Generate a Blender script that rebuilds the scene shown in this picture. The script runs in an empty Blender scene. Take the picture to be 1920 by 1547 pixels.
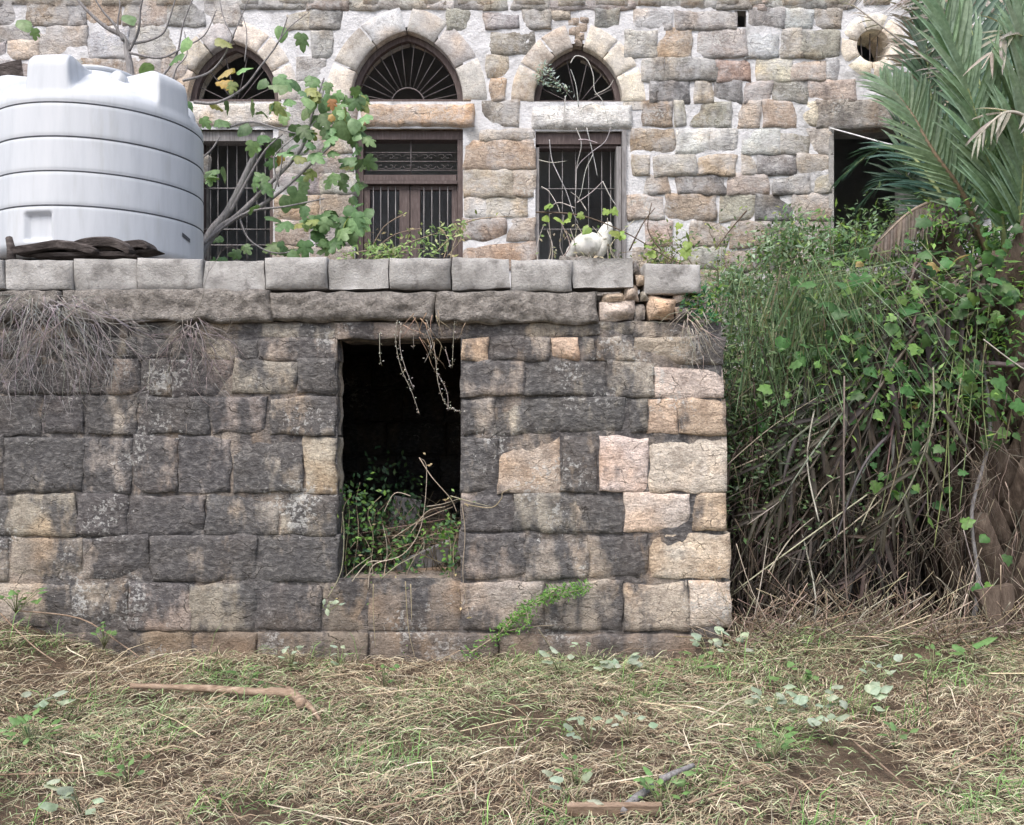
import bpy, bmesh, math, random
import numpy as np
from mathutils import Vector, Matrix, noise

S = bpy.context.scene
C = S.collection
R = math.radians
rnd = random.Random(7)

# ---------------------------------------------------------------- camera, sky, sun, exposure
F = 1663.0                       # focal length in photo pixels (1920 wide)
CAMZ = 1.5
cam_d = bpy.data.cameras.new('camera'); cam = bpy.data.objects.new('camera', cam_d); C.objects.link(cam)
cam.location = (0, 0, CAMZ); cam.rotation_euler = (R(90), 0, 0)
cam_d.sensor_width = 36; cam_d.lens = 36 * F / 1920; cam_d.clip_start = .05; cam_d.clip_end = 500
S.camera = cam

SUN_EL, SUN_AZ = 56, 205         # degrees; azimuth clockwise from +y, so the light comes from behind the camera
W = bpy.data.worlds.new('World'); S.world = W; W.use_nodes = True
wn = W.node_tree.nodes; wl = W.node_tree.links
bgn = wn['Background']; bgn.inputs['Strength'].default_value = .15
sky = wn.new('ShaderNodeTexSky'); sky.sky_type = 'NISHITA'; sky.sun_disc = False
sky.sun_elevation = R(SUN_EL); sky.sun_rotation = R(SUN_AZ); sky.air_density = 1.0; sky.dust_density = 4.0; sky.ozone_density = 1.0
hs = wn.new('ShaderNodeHueSaturation'); hs.inputs['Saturation'].default_value = .85    # overcast: a greyer sky
wl.new(sky.outputs[0], hs.inputs['Color']); wl.new(hs.outputs[0], bgn.inputs['Color'])

sd = bpy.data.lights.new('sun', 'SUN'); sun = bpy.data.objects.new('sun', sd); C.objects.link(sun)
sd.energy = 1.3; sd.angle = R(28); sd.color = (1, .975, .95)
dv = Vector((math.sin(R(SUN_AZ)) * math.cos(R(SUN_EL)), math.cos(R(SUN_AZ)) * math.cos(R(SUN_EL)), math.sin(R(SUN_EL))))
sun.rotation_euler = (-dv).to_track_quat('-Z', 'Y').to_euler(); sun.location = dv * 20

S.view_settings.view_transform = 'Standard'; S.view_settings.look = 'None'
S.view_settings.gamma = 1; S.view_settings.use_curve_mapping = False
S.view_settings.exposure = 0.93

# ---------------------------------------------------------------- measures
YL = 5.6                         # front of the lower wall
YF = 8.8                         # front of the upper facade
def P(px, py, d): return Vector(((px - 960) * d / F, d, CAMZ + (773.5 - py) * d / F))
def LX(px): return (px - 960) * YL / F
def LZ(py): return CAMZ + (773.5 - py) * YL / F
def FX(px): return (px - 960) * YF / F
def FZ(py): return CAMZ + (773.5 - py) * YF / F
def sm(t): t = max(0., min(1., t)); return t * t * (3 - 2 * t)

# ---------------------------------------------------------------- materials
def new_mat(name):
    m = bpy.data.materials.new(name); m.use_nodes = True
    return m, m.node_tree.nodes, m.node_tree.links, m.node_tree.nodes['Principled BSDF']
def nd(n, t, **kw):
    x = n.new(t)
    for k, v in kw.items():
        if k in x.inputs: x.inputs[k].default_value = v
        else: setattr(x, k, v)
    return x
def ramp(n, pts):
    r = n.new('ShaderNodeValToRGB'); e = r.color_ramp.elements
    while len(e) < len(pts): e.new(.5)
    for i, (p, c) in enumerate(pts):
        e[i].position = p; e[i].color = c if len(c) == 4 else (*c, 1)
    return r
def coords(n, l, scale, src='Position'):
    g = n.new('ShaderNodeNewGeometry'); mp = n.new('ShaderNodeMapping'); mp.inputs['Scale'].default_value = scale
    l.new(g.outputs['Position'], mp.inputs['Vector']); return mp
def tex(n, l, mp, scale, detail=5, rough=.6, dist=0):
    t = nd(n, 'ShaderNodeTexNoise', Scale=scale, Detail=detail, Roughness=rough, Distortion=dist); l.new(mp.outputs[0], t.inputs['Vector']); return t
def mix(n, l, a, b, fac, mode='MIX'):
    m = n.new('ShaderNodeMix'); m.data_type = 'RGBA'; m.blend_type = mode
    for s, v in ((6, a), (7, b), (0, fac)):
        if hasattr(v, 'links') or hasattr(v, 'is_linked'): l.new(v, m.inputs[s])
        elif s == 0: m.inputs[0].default_value = v
        else: m.inputs[s].default_value = (*v, 1) if len(v) == 3 else v
    return m.outputs[2]
def mth(n, l, op, a, b=None, c=None, clamp=False):
    m = n.new('ShaderNodeMath'); m.operation = op; m.use_clamp = clamp
    for i, v in enumerate((a, b, c)):
        if v is None: continue
        if hasattr(v, 'is_linked'): l.new(v, m.inputs[i])
        else: m.inputs[i].default_value = v
    return m.outputs[0]
def bump(n, l, b, h, strength, dist):
    bp = nd(n, 'ShaderNodeBump', Strength=strength, Distance=dist); l.new(h, bp.inputs['Height']); l.new(bp.outputs[0], b.inputs['Normal'])

def mat_stone(name, crust, lichen, mort=None, smear=0, bmp=.8, crk=.8):
    """natural stone: object colour is the stone's own tint, object alpha the amount of black crust"""
    m, n, l, b = new_mat(name)
    oi = n.new('ShaderNodeObjectInfo')
    mp = coords(n, l, (1, 1, 1)); mh = coords(n, l, (1, 1, 1.7)); ms = coords(n, l, (1.9, 1.9, .75))
    n1 = tex(n, l, mp, 7, 4, .65); n2 = tex(n, l, mh, 24, 5, .7, .4); n3 = tex(n, l, mp, 90, 3, .7)
    v = ramp(n, [(.25, (.55, .52, .5)), (.5, (1, 1, 1)), (.75, (1.45, 1.42, 1.36))]); l.new(n1.outputs[0], v.inputs[0])
    col = mix(n, l, oi.outputs['Color'], v.outputs[0], 1, 'MULTIPLY')
    v2 = ramp(n, [(.3, (.58, .55, .53)), (.52, (1, 1, 1)), (.75, (1.3, 1.3, 1.28))]); l.new(n2.outputs[0], v2.inputs[0])
    col = mix(n, l, col, v2.outputs[0], .85, 'MULTIPLY')
    v3 = ramp(n, [(.32, (.62, .61, .6)), (.5, (1, 1, 1)), (.7, (1.35, 1.34, 1.32))]); l.new(n3.outputs[0], v3.inputs[0])
    col = mix(n, l, col, v3.outputs[0], .75, 'MULTIPLY')
    # warm iron patches
    n4 = tex(n, l, mp, 3.1, 3, .5); w = ramp(n, [(.5, (0, 0, 0)), (.68, (1, 1, 1))]); l.new(n4.outputs[0], w.inputs[0])
    warm = mix(n, l, col, (1.1, .98, .86), 1, 'MULTIPLY')
    col = mix(n, l, col, warm, w.outputs[0])
    # black crust, running down in streaks
    s1 = tex(n, l, ms, 2.6, 4, .62); s2 = tex(n, l, mp, 11, 4, .7)
    a = mth(n, l, 'MULTIPLY_ADD', s2.outputs[0], .5, mth(n, l, 'MULTIPLY_ADD', s1.outputs[0], 2.3, -.675))
    a = mth(n, l, 'ADD', a, oi.outputs['Alpha'])
    a = mth(n, l, 'MULTIPLY_ADD', a, 3.4, -3.4 * 1.345, clamp=True)
    a = mth(n, l, 'MULTIPLY', a, crust)
    k = ramp(n, [(.3, (.03, .031, .035)), (.52, (.078, .078, .084)), (.72, (.23, .225, .22))]); l.new(n2.outputs[0], k.inputs[0])
    col = mix(n, l, col, k.outputs[0], a)
    # pale lichen / lime specks
    n5 = tex(n, l, mp, 38, 3, .7); n6 = tex(n, l, mp, 2.4, 2, .6)
    sp = mth(n, l, 'MULTIPLY', n5.outputs[0], n6.outputs[0]); r5 = ramp(n, [(.335, (0, 0, 0)), (.385, (1, 1, 1))]); l.new(sp, r5.inputs[0])
    col = mix(n, l, col, (.5, .5, .48), mth(n, l, 'MULTIPLY', r5.outputs[0], lichen))
    if smear:                                                  # old lime mortar smeared over the faces
        n7 = tex(n, l, mp, 4.6, 5, .68); r7 = ramp(n, [(.47, (0, 0, 0)), (.62, (1, 1, 1))]); l.new(n7.outputs[0], r7.inputs[0])
        col = mix(n, l, col, (.55, .545, .55), mth(n, l, 'MULTIPLY', r7.outputs[0], smear))
    if mort:                                                   # earth splashed on the lowest stones
        sx = n.new('ShaderNodeSeparateXYZ'); l.new(mp.outputs[0], sx.inputs[0])
        e = mth(n, l, 'MULTIPLY_ADD', n1.outputs[0], .5, mth(n, l, 'MULTIPLY', sx.outputs[2], -1.0))
        e = mth(n, l, 'MULTIPLY_ADD', e, 1.7, .12, clamp=True)
        col = mix(n, l, col, (.15, .115, .087), mth(n, l, 'MULTIPLY', e, .7))
    # splits along the bedding
    wv = n.new('ShaderNodeVectorMath'); wv.operation = 'MULTIPLY_ADD'; wv.inputs[1].default_value = (.09, .09, .09); l.new(n1.outputs['Color'], wv.inputs[0]); l.new(mh.outputs[0], wv.inputs[2])
    vo = nd(n, 'ShaderNodeTexVoronoi', Scale=7.5); vo.feature = 'DISTANCE_TO_EDGE'; l.new(wv.outputs[0], vo.inputs['Vector'])
    cr = ramp(n, [(.0, (1, 1, 1)), (.022, (0, 0, 0))]); l.new(vo.outputs['Distance'], cr.inputs[0]); cm = ramp(n, [(.5, (0, 0, 0)), (.6, (1, 1, 1))]); l.new(n1.outputs[0], cm.inputs[0])
    ck = mth(n, l, 'MULTIPLY', cr.outputs[0], cm.outputs[0]); col = mix(n, l, col, (.05, .045, .04), mth(n, l, 'MULTIPLY', ck, crk))
    l.new(col, b.inputs['Base Color']); b.inputs['Roughness'].default_value = .92; b.inputs['Specular IOR Level'].default_value = .2
    h = mth(n, l, 'MULTIPLY_ADD', n3.outputs[0], .3, n2.outputs[0]); h = mth(n, l, 'MULTIPLY_ADD', ck, -.5, h); bump(n, l, b, h, bmp, .026)
    return m
def mat_simple(name, ramps, scale, map3=(1, 1, 1), rough=.9, bs=.5, bd=.02, bscale=40, dets=5, spec=.2, second=None):
    m, n, l, b = new_mat(name)
    mp = coords(n, l, map3); t = tex(n, l, mp, scale, dets, .65); r = ramp(n, ramps); l.new(t.outputs[0], r.inputs[0])
    col = r.outputs[0]
    if second:
        t3 = tex(n, l, mp, second[0], 4, .6); r3 = ramp(n, [(second[2], (0, 0, 0)), (second[3], (1, 1, 1))]); l.new(t3.outputs[0], r3.inputs[0])
        col = mix(n, l, col, second[1], r3.outputs[0])
    l.new(col, b.inputs['Base Color']); b.inputs['Roughness'].default_value = rough; b.inputs['Specular IOR Level'].default_value = spec
    t2 = tex(n, l, mp, bscale, 5, .7); bump(n, l, b, t2.outputs[0], bs, bd)
    return m
def mat_leaf(name, attr=False, rough=.5, trans=.3):
    """foliage; colour from the object, varied per leaf, or from the point colours of a joined mass"""
    m, n, l, b = new_mat(name); out = n['Material Output']
    mp = coords(n, l, (1, 1, 1)); t = tex(n, l, mp, 30, 3, .6); v = ramp(n, [(.3, (.7, .72, .65)), (.7, (1.25, 1.22, 1.2))]); l.new(t.outputs[0], v.inputs[0])
    if attr: a = n.new('ShaderNodeAttribute'); a.attribute_name = 'Col'; src = a.outputs['Color']
    else: src = n.new('ShaderNodeObjectInfo').outputs['Color']
    col = mix(n, l, src, v.outputs[0], 1, 'MULTIPLY')
    l.new(col, b.inputs['Base Color']); b.inputs['Roughness'].default_value = rough; b.inputs['Specular IOR Level'].default_value = .3
    if trans > 0:
        tr = n.new('ShaderNodeBsdfTranslucent'); l.new(mix(n, l, col, (1.1, 1.15, .6), 1, 'MULTIPLY'), tr.inputs['Color'])
        ms = n.new('ShaderNodeMixShader'); ms.inputs[0].default_value = trans
        l.new(b.outputs[0], ms.inputs[1]); l.new(tr.outputs[0], ms.inputs[2]); l.new(ms.outputs[0], out.inputs['Surface'])
    return m
def mat_flat(name, col, rough=.6, spec=.3, var=.25, scale=20, bs=.2, bd=.005, map3=(1, 1, 1)):
    lo = tuple(c * (1 - var) for c in col); hi = tuple(min(1, c * (1 + var)) for c in col)
    return mat_simple(name, [(.3, lo), (.7, hi)], scale, map3, rough, bs, bd, scale * 3, spec=spec)

M = {}
M['fstone'] = mat_stone('facade_stone', .5, .7, smear=.5)
M['dressed'] = mat_stone('dressed_arch_stone', .3, .5, smear=.3, bmp=.3, crk=.3)
M['lstone'] = mat_stone('lower_stone', .86, .6, True)
M['fmortar'] = mat_simple('lime_mortar', [(.28, (.37, .365, .365)), (.46, (.59, .588, .6)), (.7, (.73, .73, .75))], 5.0, bs=.8, bd=.03, bscale=28,
                          second=(1.6, (.3, .295, .29), .56, .66))
M['lmortar'] = mat_simple('old_mortar', [(.3, (.07, .065, .062)), (.52, (.15, .135, .12)), (.75, (.27, .235, .2))], 6, bs=.9, bd=.03, bscale=30)
M['concrete'] = mat_simple('weathered_concrete', [(.28, (.18, .172, .165)), (.5, (.36, .35, .335)), (.74, (.52, .51, .5))], 6.5, bs=.7, bd=.016, bscale=70, dets=8,
                           second=(7, (.13, .122, .115), .55, .72))
M['slab'] = mat_simple('crumbling_concrete', [(.3, (.13, .12, .11)), (.48, (.3, .275, .25)), (.7, (.5, .46, .42))], 15, bs=1, bd=.06, bscale=42)
M['render'] = mat_simple('earth_stained_render', [(.3, (.09, .075, .062)), (.5, (.16, .132, .108)), (.74, (.25, .21, .178))], 7, bs=.8, bd=.015, bscale=34)
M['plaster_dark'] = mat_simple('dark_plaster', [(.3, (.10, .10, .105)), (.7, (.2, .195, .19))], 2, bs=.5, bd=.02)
M['soil'] = mat_simple('soil', [(.3, (.08, .056, .04)), (.5, (.15, .108, .075)), (.75, (.24, .18, .125))], 9, bs=1, bd=.05, bscale=40)
M['paint'] = mat_simple('faded_brown_paint', [(.3, (.062, .044, .042)), (.55, (.10, .074, .07)), (.8, (.18, .15, .14))], 14, (4, 4, .7), .65, .3, .006, 40, spec=.35)
M['greywood'] = mat_simple('grey_weathered_wood', [(.3, (.13, .12, .12)), (.55, (.25, .24, .24)), (.8, (.38, .37, .36))], 12, (6, 6, .5), .85, .5, .01, 30)
M['bark'] = mat_simple('bark_slab', [(.3, (.03, .024, .022)), (.55, (.095, .08, .075)), (.8, (.24, .21, .2))], 9, (1, 1, 3), .9, .9, .03, 30)
M['iron'] = mat_flat('rusty_iron', (.13, .115, .115), .6, .4, .5, 60)
M['tank'] = mat_simple('white_polyethylene', [(.28, (.42, .445, .48)), (.5, (.50, .525, .56)), (.7, (.545, .565, .595))], 2.2, (3, 3, .4), .55, .06, .004, 120, spec=.4,
                       second=(4, (.42, .435, .44), .56, .82))
M['tankseam'] = mat_flat('dark_seam', (.075, .08, .09), .8)  # dark colour of the groove rings and the plate
M['white'] = mat_simple('chalky_white', [(.3, (.45, .44, .4)), (.5, (.72, .71, .67)), (.8, (.8, .79, .76))], 14, bs=.5, bd=.01, bscale=60)
M['strand'] = mat_leaf('dry_strands', True, .8, 0)
M['foliage'] = mat_leaf('foliage_mass', True, .5, .3)
M['leaf'] = mat_leaf('broad_leaf', False, .45, .3)
M['wood'] = mat_simple('fallen_wood', [(.3, (.15, .1, .07)), (.55, (.30, .22, .16)), (.8, (.46, .37, .29))], 10, (1, 4, 4), .85, .6, .01, 40)
M['boot'] = mat_simple('palm_leaf_base', [(.3, (.05, .035, .027)), (.55, (.12, .092, .072)), (.8, (.23, .185, .15))], 9, (3, 3, .7), .85, .7, .015, 30)
M['rachis'] = mat_leaf('frond_stalk', False, .5, 0)
M['cord'] = mat_flat('white_cord', (.7, .7, .7), .6)
M['fishglass'] = mat_flat('dusty_glass', (.04, .045, .055), .25, .5)

# ---------------------------------------------------------------- object helpers
def wloc(o):
    v = Vector((0, 0, 0))
    while o is not None: v += o.location; o = o.parent
    return v
def link(o, parent=None):
    C.objects.link(o)
    if parent is not None:
        w = o.location.copy(); o.parent = parent; o.location = w - wloc(parent)
    return o
def thing(name, label, cat, loc=(0, 0, 0), group=None):
    o = bpy.data.objects.new(name, None); o.location = loc; o.empty_display_size = .1; C.objects.link(o)
    return tag(o, label, cat, group)
def tag(o, label, cat, group=None, kind=None):
    o['label'] = label
    if cat: o['category'] = cat
    if group: o['group'] = group
    if kind: o['kind'] = kind
    return o
def node(name, parent, loc): 
    o = bpy.data.objects.new(name, None); o.location = loc; o.empty_display_size = .05; return link(o, parent)
def mesh_obj(name, verts, faces, mat, parent=None, origin=None, smooth=True, col=None, kind=None, pcol=None):
    verts = np.asarray(verts, dtype=np.float64)
    if origin is None:
        origin = ((verts[:, 0].min() + verts[:, 0].max()) / 2, (verts[:, 1].min() + verts[:, 1].max()) / 2, verts[:, 2].min())
    o3 = np.array(origin)
    me = bpy.data.meshes.new(name); me.from_pydata((verts - o3).tolist(), [], faces); me.update()
    if smooth: me.polygons.foreach_set('use_smooth', [True] * len(me.polygons))
    if pcol is not None:
        a = me.attributes.new('Col', 'FLOAT_COLOR', 'POINT'); pc = np.ones((len(verts), 4)); pc[:, :3] = pcol
        a.data.foreach_set('color', pc.ravel())
    if mat is not None: me.materials.append(mat)
    o = bpy.data.objects.new(name, me); o.location = origin
    if col is not None: o.color = col if len(col) == 4 else (*col, 1)
    if kind: o['kind'] = kind
    return link(o, parent)
def inst(name, me, parent, loc, rot, scale, col=None):
    o = bpy.data.objects.new(name, me); o.location = loc; o.rotation_euler = rot
    o.scale = scale if hasattr(scale, '__len__') else (scale,) * 3
    if col is not None: o.color = (*col, 1)
    return link(o, parent)
BOXF = [(0, 3, 2, 1), (4, 5, 6, 7), (0, 1, 5, 4), (1, 2, 6, 5), (2, 3, 7, 6), (3, 0, 4, 7)]
def box_vf(x0, x1, y0, y1, z0, z1):
    return [(x0, y0, z0), (x1, y0, z0), (x1, y1, z0), (x0, y1, z0), (x0, y0, z1), (x1, y0, z1), (x1, y1, z1), (x0, y1, z1)]
class Acc:
    """collects pieces of ONE part"""
    def __init__(s): s.v = []; s.f = []; s.c = []
    def add(s, v, f, c=None):
        k = len(s.v); s.v += [tuple(p) for p in v]; s.f += [tuple(i + k for i in q) for q in f]
        s.c += [c or (1, 1, 1)] * len(v)
    def box(s, *a): s.add(box_vf(*a), BOXF)
    def tube(s, pts, rad, c=None, sides=4):
        pts = [Vector(p) for p in pts]; k = len(s.v); n = len(pts)
        for i, p in enumerate(pts):
            t = (pts[min(i + 1, n - 1)] - pts[max(i - 1, 0)])
            t = t.normalized() if t.length > 1e-9 else Vector((0, 0, 1))
            u = t.cross(Vector((.31, .93, .2))); u = u.normalized() if u.length > 1e-6 else Vector((1, 0, 0)); w = t.cross(u)
            r = rad[i] if hasattr(rad, '__len__') else rad
            for j in range(sides):
                a = 2 * math.pi * j / sides
                s.v.append(tuple(p + (u * math.cos(a) + w * math.sin(a)) * r)); s.c.append(c or (1, 1, 1))
        for i in range(n - 1):
            for j in range(sides):
                a, b = k + i * sides + j, k + i * sides + (j + 1) % sides
                s.f.append((a, b, b + sides, a + sides))
        s.f.append(tuple(k + j for j in range(sides))[::-1]); s.f.append(tuple(k + (n - 1) * sides + j for j in range(sides)))
    def ribbon(s, pts, wid, c=None, side=None):
        pts = [Vector(p) for p in pts]; k = len(s.v); n = len(pts)
        side = Vector(side) if side is not None else Vector((rnd.uniform(-1, 1), rnd.uniform(-1, 1), rnd.uniform(-1, 1)))
        for i, p in enumerate(pts):
            t = pts[min(i + 1, n - 1)] - pts[max(i - 1, 0)]
            u = t.cross(side); u = u.normalized() if u.length > 1e-9 else Vector((1, 0, 0))
            w = wid[i] if hasattr(wid, '__len__') else wid * (1 - .85 * (i / (n - 1)) ** 2)
            s.v += [tuple(p - u * w), tuple(p + u * w)]; s.c += [c or (1, 1, 1)] * 2
        for i in range(n - 1): s.f.append((k + 2 * i, k + 2 * i + 1, k + 2 * i + 3, k + 2 * i + 2))
    def leaf(s, p, d, nrm, ln, wd, c):
        d = d.normalized(); sd = d.cross(nrm); sd = sd.normalized() if sd.length > 1e-6 else Vector((1, 0, 0)); up = sd.cross(d)
        k = len(s.v); m = p + d * ln * .45
        s.v += [tuple(p), tuple(m + sd * wd * .5 + up * wd * .18), tuple(p + d * ln), tuple(m - sd * wd * .5 + up * wd * .18)]
        s.c += [c] * 4; s.f += [(k, k + 1, k + 2), (k, k + 2, k + 3)]
    def build(s, name, mat, parent=None, kind=None, origin=None, smooth=True, col=None, cols=True):
        return mesh_obj(name, s.v, s.f, mat, parent, origin, smooth, col, kind, np.array(s.c) if cols else None)
def rv(a=1): return Vector((rnd.uniform(-a, a), rnd.uniform(-a, a), rnd.uniform(-a, a)))
def spline(pts, per=5):
    pts = [Vector(p) for p in pts]; out = []
    for i in range(len(pts) - 1):
        a, b, c, d = pts[max(i - 1, 0)], pts[i], pts[i + 1], pts[min(i + 2, len(pts) - 1)]
        for k in range(per):
            t = k / per
            out.append(.5 * ((2 * b) + (c - a) * t + (2 * a - 5 * b + 4 * c - d) * t * t + (3 * b - a - 3 * c + d) * t ** 3))
    out.append(pts[-1]); return out
def taper(n, a, b): return [a + (b - a) * i / (n - 1) for i in range(n)]
def jcol(c, a=.2): k = 1 + rnd.uniform(-a, a); return tuple(max(0, x * k * (1 + rnd.uniform(-a, a) * .35)) for x in c)

# ---------------------------------------------------------------- ground
def hgt(x, y):
    s = lambda t: np.clip(t, 0, 1) ** 2 * (3 - 2 * np.clip(t, 0, 1))
    h = -.05 + .26 * s((-2.15 - x) / 1.2) * s((y - 4.0) / 1.5) + .09 * s((x - .9) / .7) * s((y - 4.7) / .9)
    h = h + .018 * np.sin(3.1 * x + 1.3 * y) + .015 * np.sin(5.3 * y - 2.1 * x + 1) + .009 * np.sin(9.7 * x + 7.3 * y) + .007 * np.sin(17 * x - 13 * y)
    return h
def build_ground():
    xs = np.concatenate([np.linspace(-60, -6, 14), np.arange(-5.8, 5.81, .08), np.linspace(6, 60, 14)])
    ys = np.concatenate([np.linspace(-60, 1, 14), np.arange(1.2, 7.01, .08), np.linspace(7.4, 60, 14)])
    X, Y = np.meshgrid(xs, ys); Z = hgt(X, Y)
    v = np.stack([X.ravel(), Y.ravel(), Z.ravel()], 1); nx = len(xs); ny = len(ys)
    f = [(j * nx + i, j * nx + i + 1, (j + 1) * nx + i + 1, (j + 1) * nx + i) for j in range(ny - 1) for i in range(nx - 1)]
    o = mesh_obj('ground', v, f, M['soil'], None, (0, 0, 0)); o['kind'] = 'structure'; o['label'] = 'brown soil yard under the cut dry grass'
build_ground()

# ---------------------------------------------------------------- stones
def stone_vf(x0, x1, z0, z1, yf, proud, depth, rough, cell, seed, rnd_e=.035, jit=.008, back=.02):
    rs = random.Random(seed); Wd, H = x1 - x0, z1 - z0
    def axis(L):
        d = min(rnd_e * .8, L * .2); k = max(2, int((L - 2 * d) / cell))
        return [0, d * .4 / L] + [(d + (L - 2 * d) * i / k) / L for i in range(k + 1)] + [1 - d * .4 / L, 1]
    us, ws = axis(Wd), axis(H); nx, nz = len(us) - 1, len(ws) - 1
    cj = [(rs.uniform(-jit, jit), rs.uniform(-jit, jit)) for _ in range(4)]
    tilt = rs.uniform(-.012, .012), rs.uniform(-.012, .012); off = Vector((rs.uniform(0, 90), rs.uniform(0, 90), rs.uniform(0, 90)))
    # a broad chipped facet
    fa = rs.uniform(0, 6.28); fx, fz, fo = math.cos(fa), math.sin(fa), rs.uniform(.1, .45)
    V = []; idx = {}
    def nz_(p): return noise.noise(p)
    for j in range(nz + 1):
        for i in range(nx + 1):
            u, w = us[i], ws[j]
            a = [(1 - u) * (1 - w), u * (1 - w), u * w, (1 - u) * w]
            x = x0 + u * Wd + sum(q * c[0] for q, c in zip(a, cj)); z = z0 + w * H + sum(q * c[1] for q, c in zip(a, cj))
            q = Vector((x, 0, z)) + off
            eu = min(u, 1 - u) * Wd; ew = min(w, 1 - w) * H; e = min(eu, ew)
            es = 1 - sm(e / .06)
            x += es * jit * 1.6 * nz_(q * 9); z += es * jit * 1.6 * nz_(q * 9 + Vector((7, 3, 1)))
            rr = rnd_e * (.7 + .8 * (nz_(q * 6) + .5))
            s = sm(e / max(.006, rr)) ** .8
            n1 = nz_(Vector((q.x * 4.5, q.y, q.z * 7))); n1 += .6 * (round(n1 * 4) / 4 - n1); n2 = 1 - 2 * abs(nz_(Vector((q.x * 9, q.y + 5, q.z * 15)))); n3 = nz_(Vector((q.x * 24, q.y + 9, q.z * 40)))
            chip = max(0., (u - .5) * fx + (w - .5) * fz - fo) * .08
            y = yf - proud * s - rough * s * (1.1 * n1 + .6 * n2 + .35 * n3) + (1 - s) * back + tilt[0] * (u - .5) + tilt[1] * (w - .5) + chip
            idx[i, j] = len(V); V.append((x, y, z))
    Fc = [(idx[i, j], idx[i + 1, j], idx[i + 1, j + 1], idx[i, j + 1]) for j in range(nz) for i in range(nx)]
    ring = [idx[i, 0] for i in range(nx)] + [idx[nx, j] for j in range(nz)] + [idx[i, nz] for i in range(nx, 0, -1)] + [idx[0, j] for j in range(nz, 0, -1)]
    m = len(ring); k0 = len(V); V += [V[r] for r in ring]; k = len(V); V += [(V[r][0], yf + depth, V[r][2]) for r in ring]
    Fc += [(k0 + (i + 1) % m, k0 + i, k + i, k + (i + 1) % m) for i in range(m)]
    Fc.append(tuple(k + i for i in range(m)))
    return V, Fc
_seed = [100]
def stone(parent, name, x0, x1, z0, z1, yf, mat, col, **kw):
    _seed[0] += 1
    p = dict(proud=.02, depth=.15, rough=.012, cell=.04, seed=_seed[0]); p.update(kw)
    v, f = stone_vf(x0, x1, z0, z1, yf, **p)
    return mesh_obj(name, v, f, mat, parent, ((x0 + x1) / 2, yf, z0), True, col)

def wall_sheet(xs, zs, y, hole, mat, name, parent, amp=.008, fr=7):
    """the mortar body between the stones: a fine grid with its openings left out"""
    idx = {}; V = []; Fc = []
    def g(i, j):
        if (i, j) not in idx:
            x, z = xs[i], zs[j]; q = Vector((x * fr, 3.3, z * fr))
            idx[i, j] = len(V); V.append((x, y - amp * noise.noise(q) - amp * .5 * noise.noise(q * 3.1), z))
        return idx[i, j]
    for j in range(len(zs) - 1):
        for i in range(len(xs) - 1):
            if hole((xs[i] + xs[i + 1]) / 2, (zs[j] + zs[j + 1]) / 2): continue
            Fc.append((g(i, j), g(i + 1, j), g(i + 1, j + 1), g(i, j + 1)))
    return mesh_obj(name, V, Fc, mat, parent, None)
def lines(a, b, step, marks):
    ks = sorted(set([a, b] + [m for m in marks if a < m < b])); out = []
    for p, q in zip(ks, ks[1:]):
        n = max(1, math.ceil((q - p) / step)); out += [p + (q - p) * i / n for i in range(n)]
    return out + [b]

# ================================================================ the upper house
PAL = dict(g=(.36, .345, .335), t=(.43, .375, .315), o=(.46, .36, .27), b=(.34, .275, .22), w=(.6, .59, .57), c=(.57, .51, .43),
           d=(.22, .212, .212), p=(.43, .35, .315), v=(.35, .325, .285), m=(.42, .40, .375), u=(.5, .515, .54), r=(.40, .29, .25))
ARCH = {'A': (436, 86, 113, 188, 40), 'B': (762, 106, 131, 188, 46), 'C': (1084, 83, 105, 190, 44)}   # centre, half width, rise, springing, ring (photo px)
RECT = {'A': (366, 512, 243, 500), 'B': (666, 868, 241, 500), 'C': (1004, 1166, 246, 500), 'D': (1562, 1712, 237, 500)}
HOLE = (1377, 1399, 20, 51)
OCU = (1638, 85, 31, 62)
def arch_par(k):
    cx, w, h, sy, t = ARCH[k]; c = (h * h - w * w) / (2 * w); return cx, w, h, sy, t, c, w + c
def in_arch(k, px, py, grow=0):
    cx, w, h, sy, t, c, r = arch_par(k)
    if py > sy: return False
    dx = abs(px - cx) + c; return dx * dx + (sy - py) ** 2 < (r + grow) ** 2
def in_open(px, py):
    for k in ARCH:
        if in_arch(k, px, py, 12): return True
    for x0, x1, y0, y1 in list(RECT.values()) + [HOLE]:
        if x0 < px < x1 and y0 < py < y1: return True
    return (px - OCU[0]) ** 2 + (py - OCU[1]) ** 2 < (OCU[2] + 10) ** 2

house = thing('stone_house', 'tall old sandstone house with pointed arch windows and pale repointed joints behind terrace', 'house', (0, YF, 0))
marks_x = [FX(v) for r in list(RECT.values()) + [HOLE] for v in r[:2]]; marks_z = [FZ(v) for r in list(RECT.values()) + [HOLE] for v in r[2:]]
hx = lines(-8.5, 8.5, .085, marks_x); hz = lines(-.3, 7.0, .085, marks_z)
wall_sheet(hx, hz, YF, lambda x, z: in_open(960 + x * F / YF, 773.5 - (z - CAMZ) * F / YF), M['fmortar'], 'mortar_wall', house, .008, 9)
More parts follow.
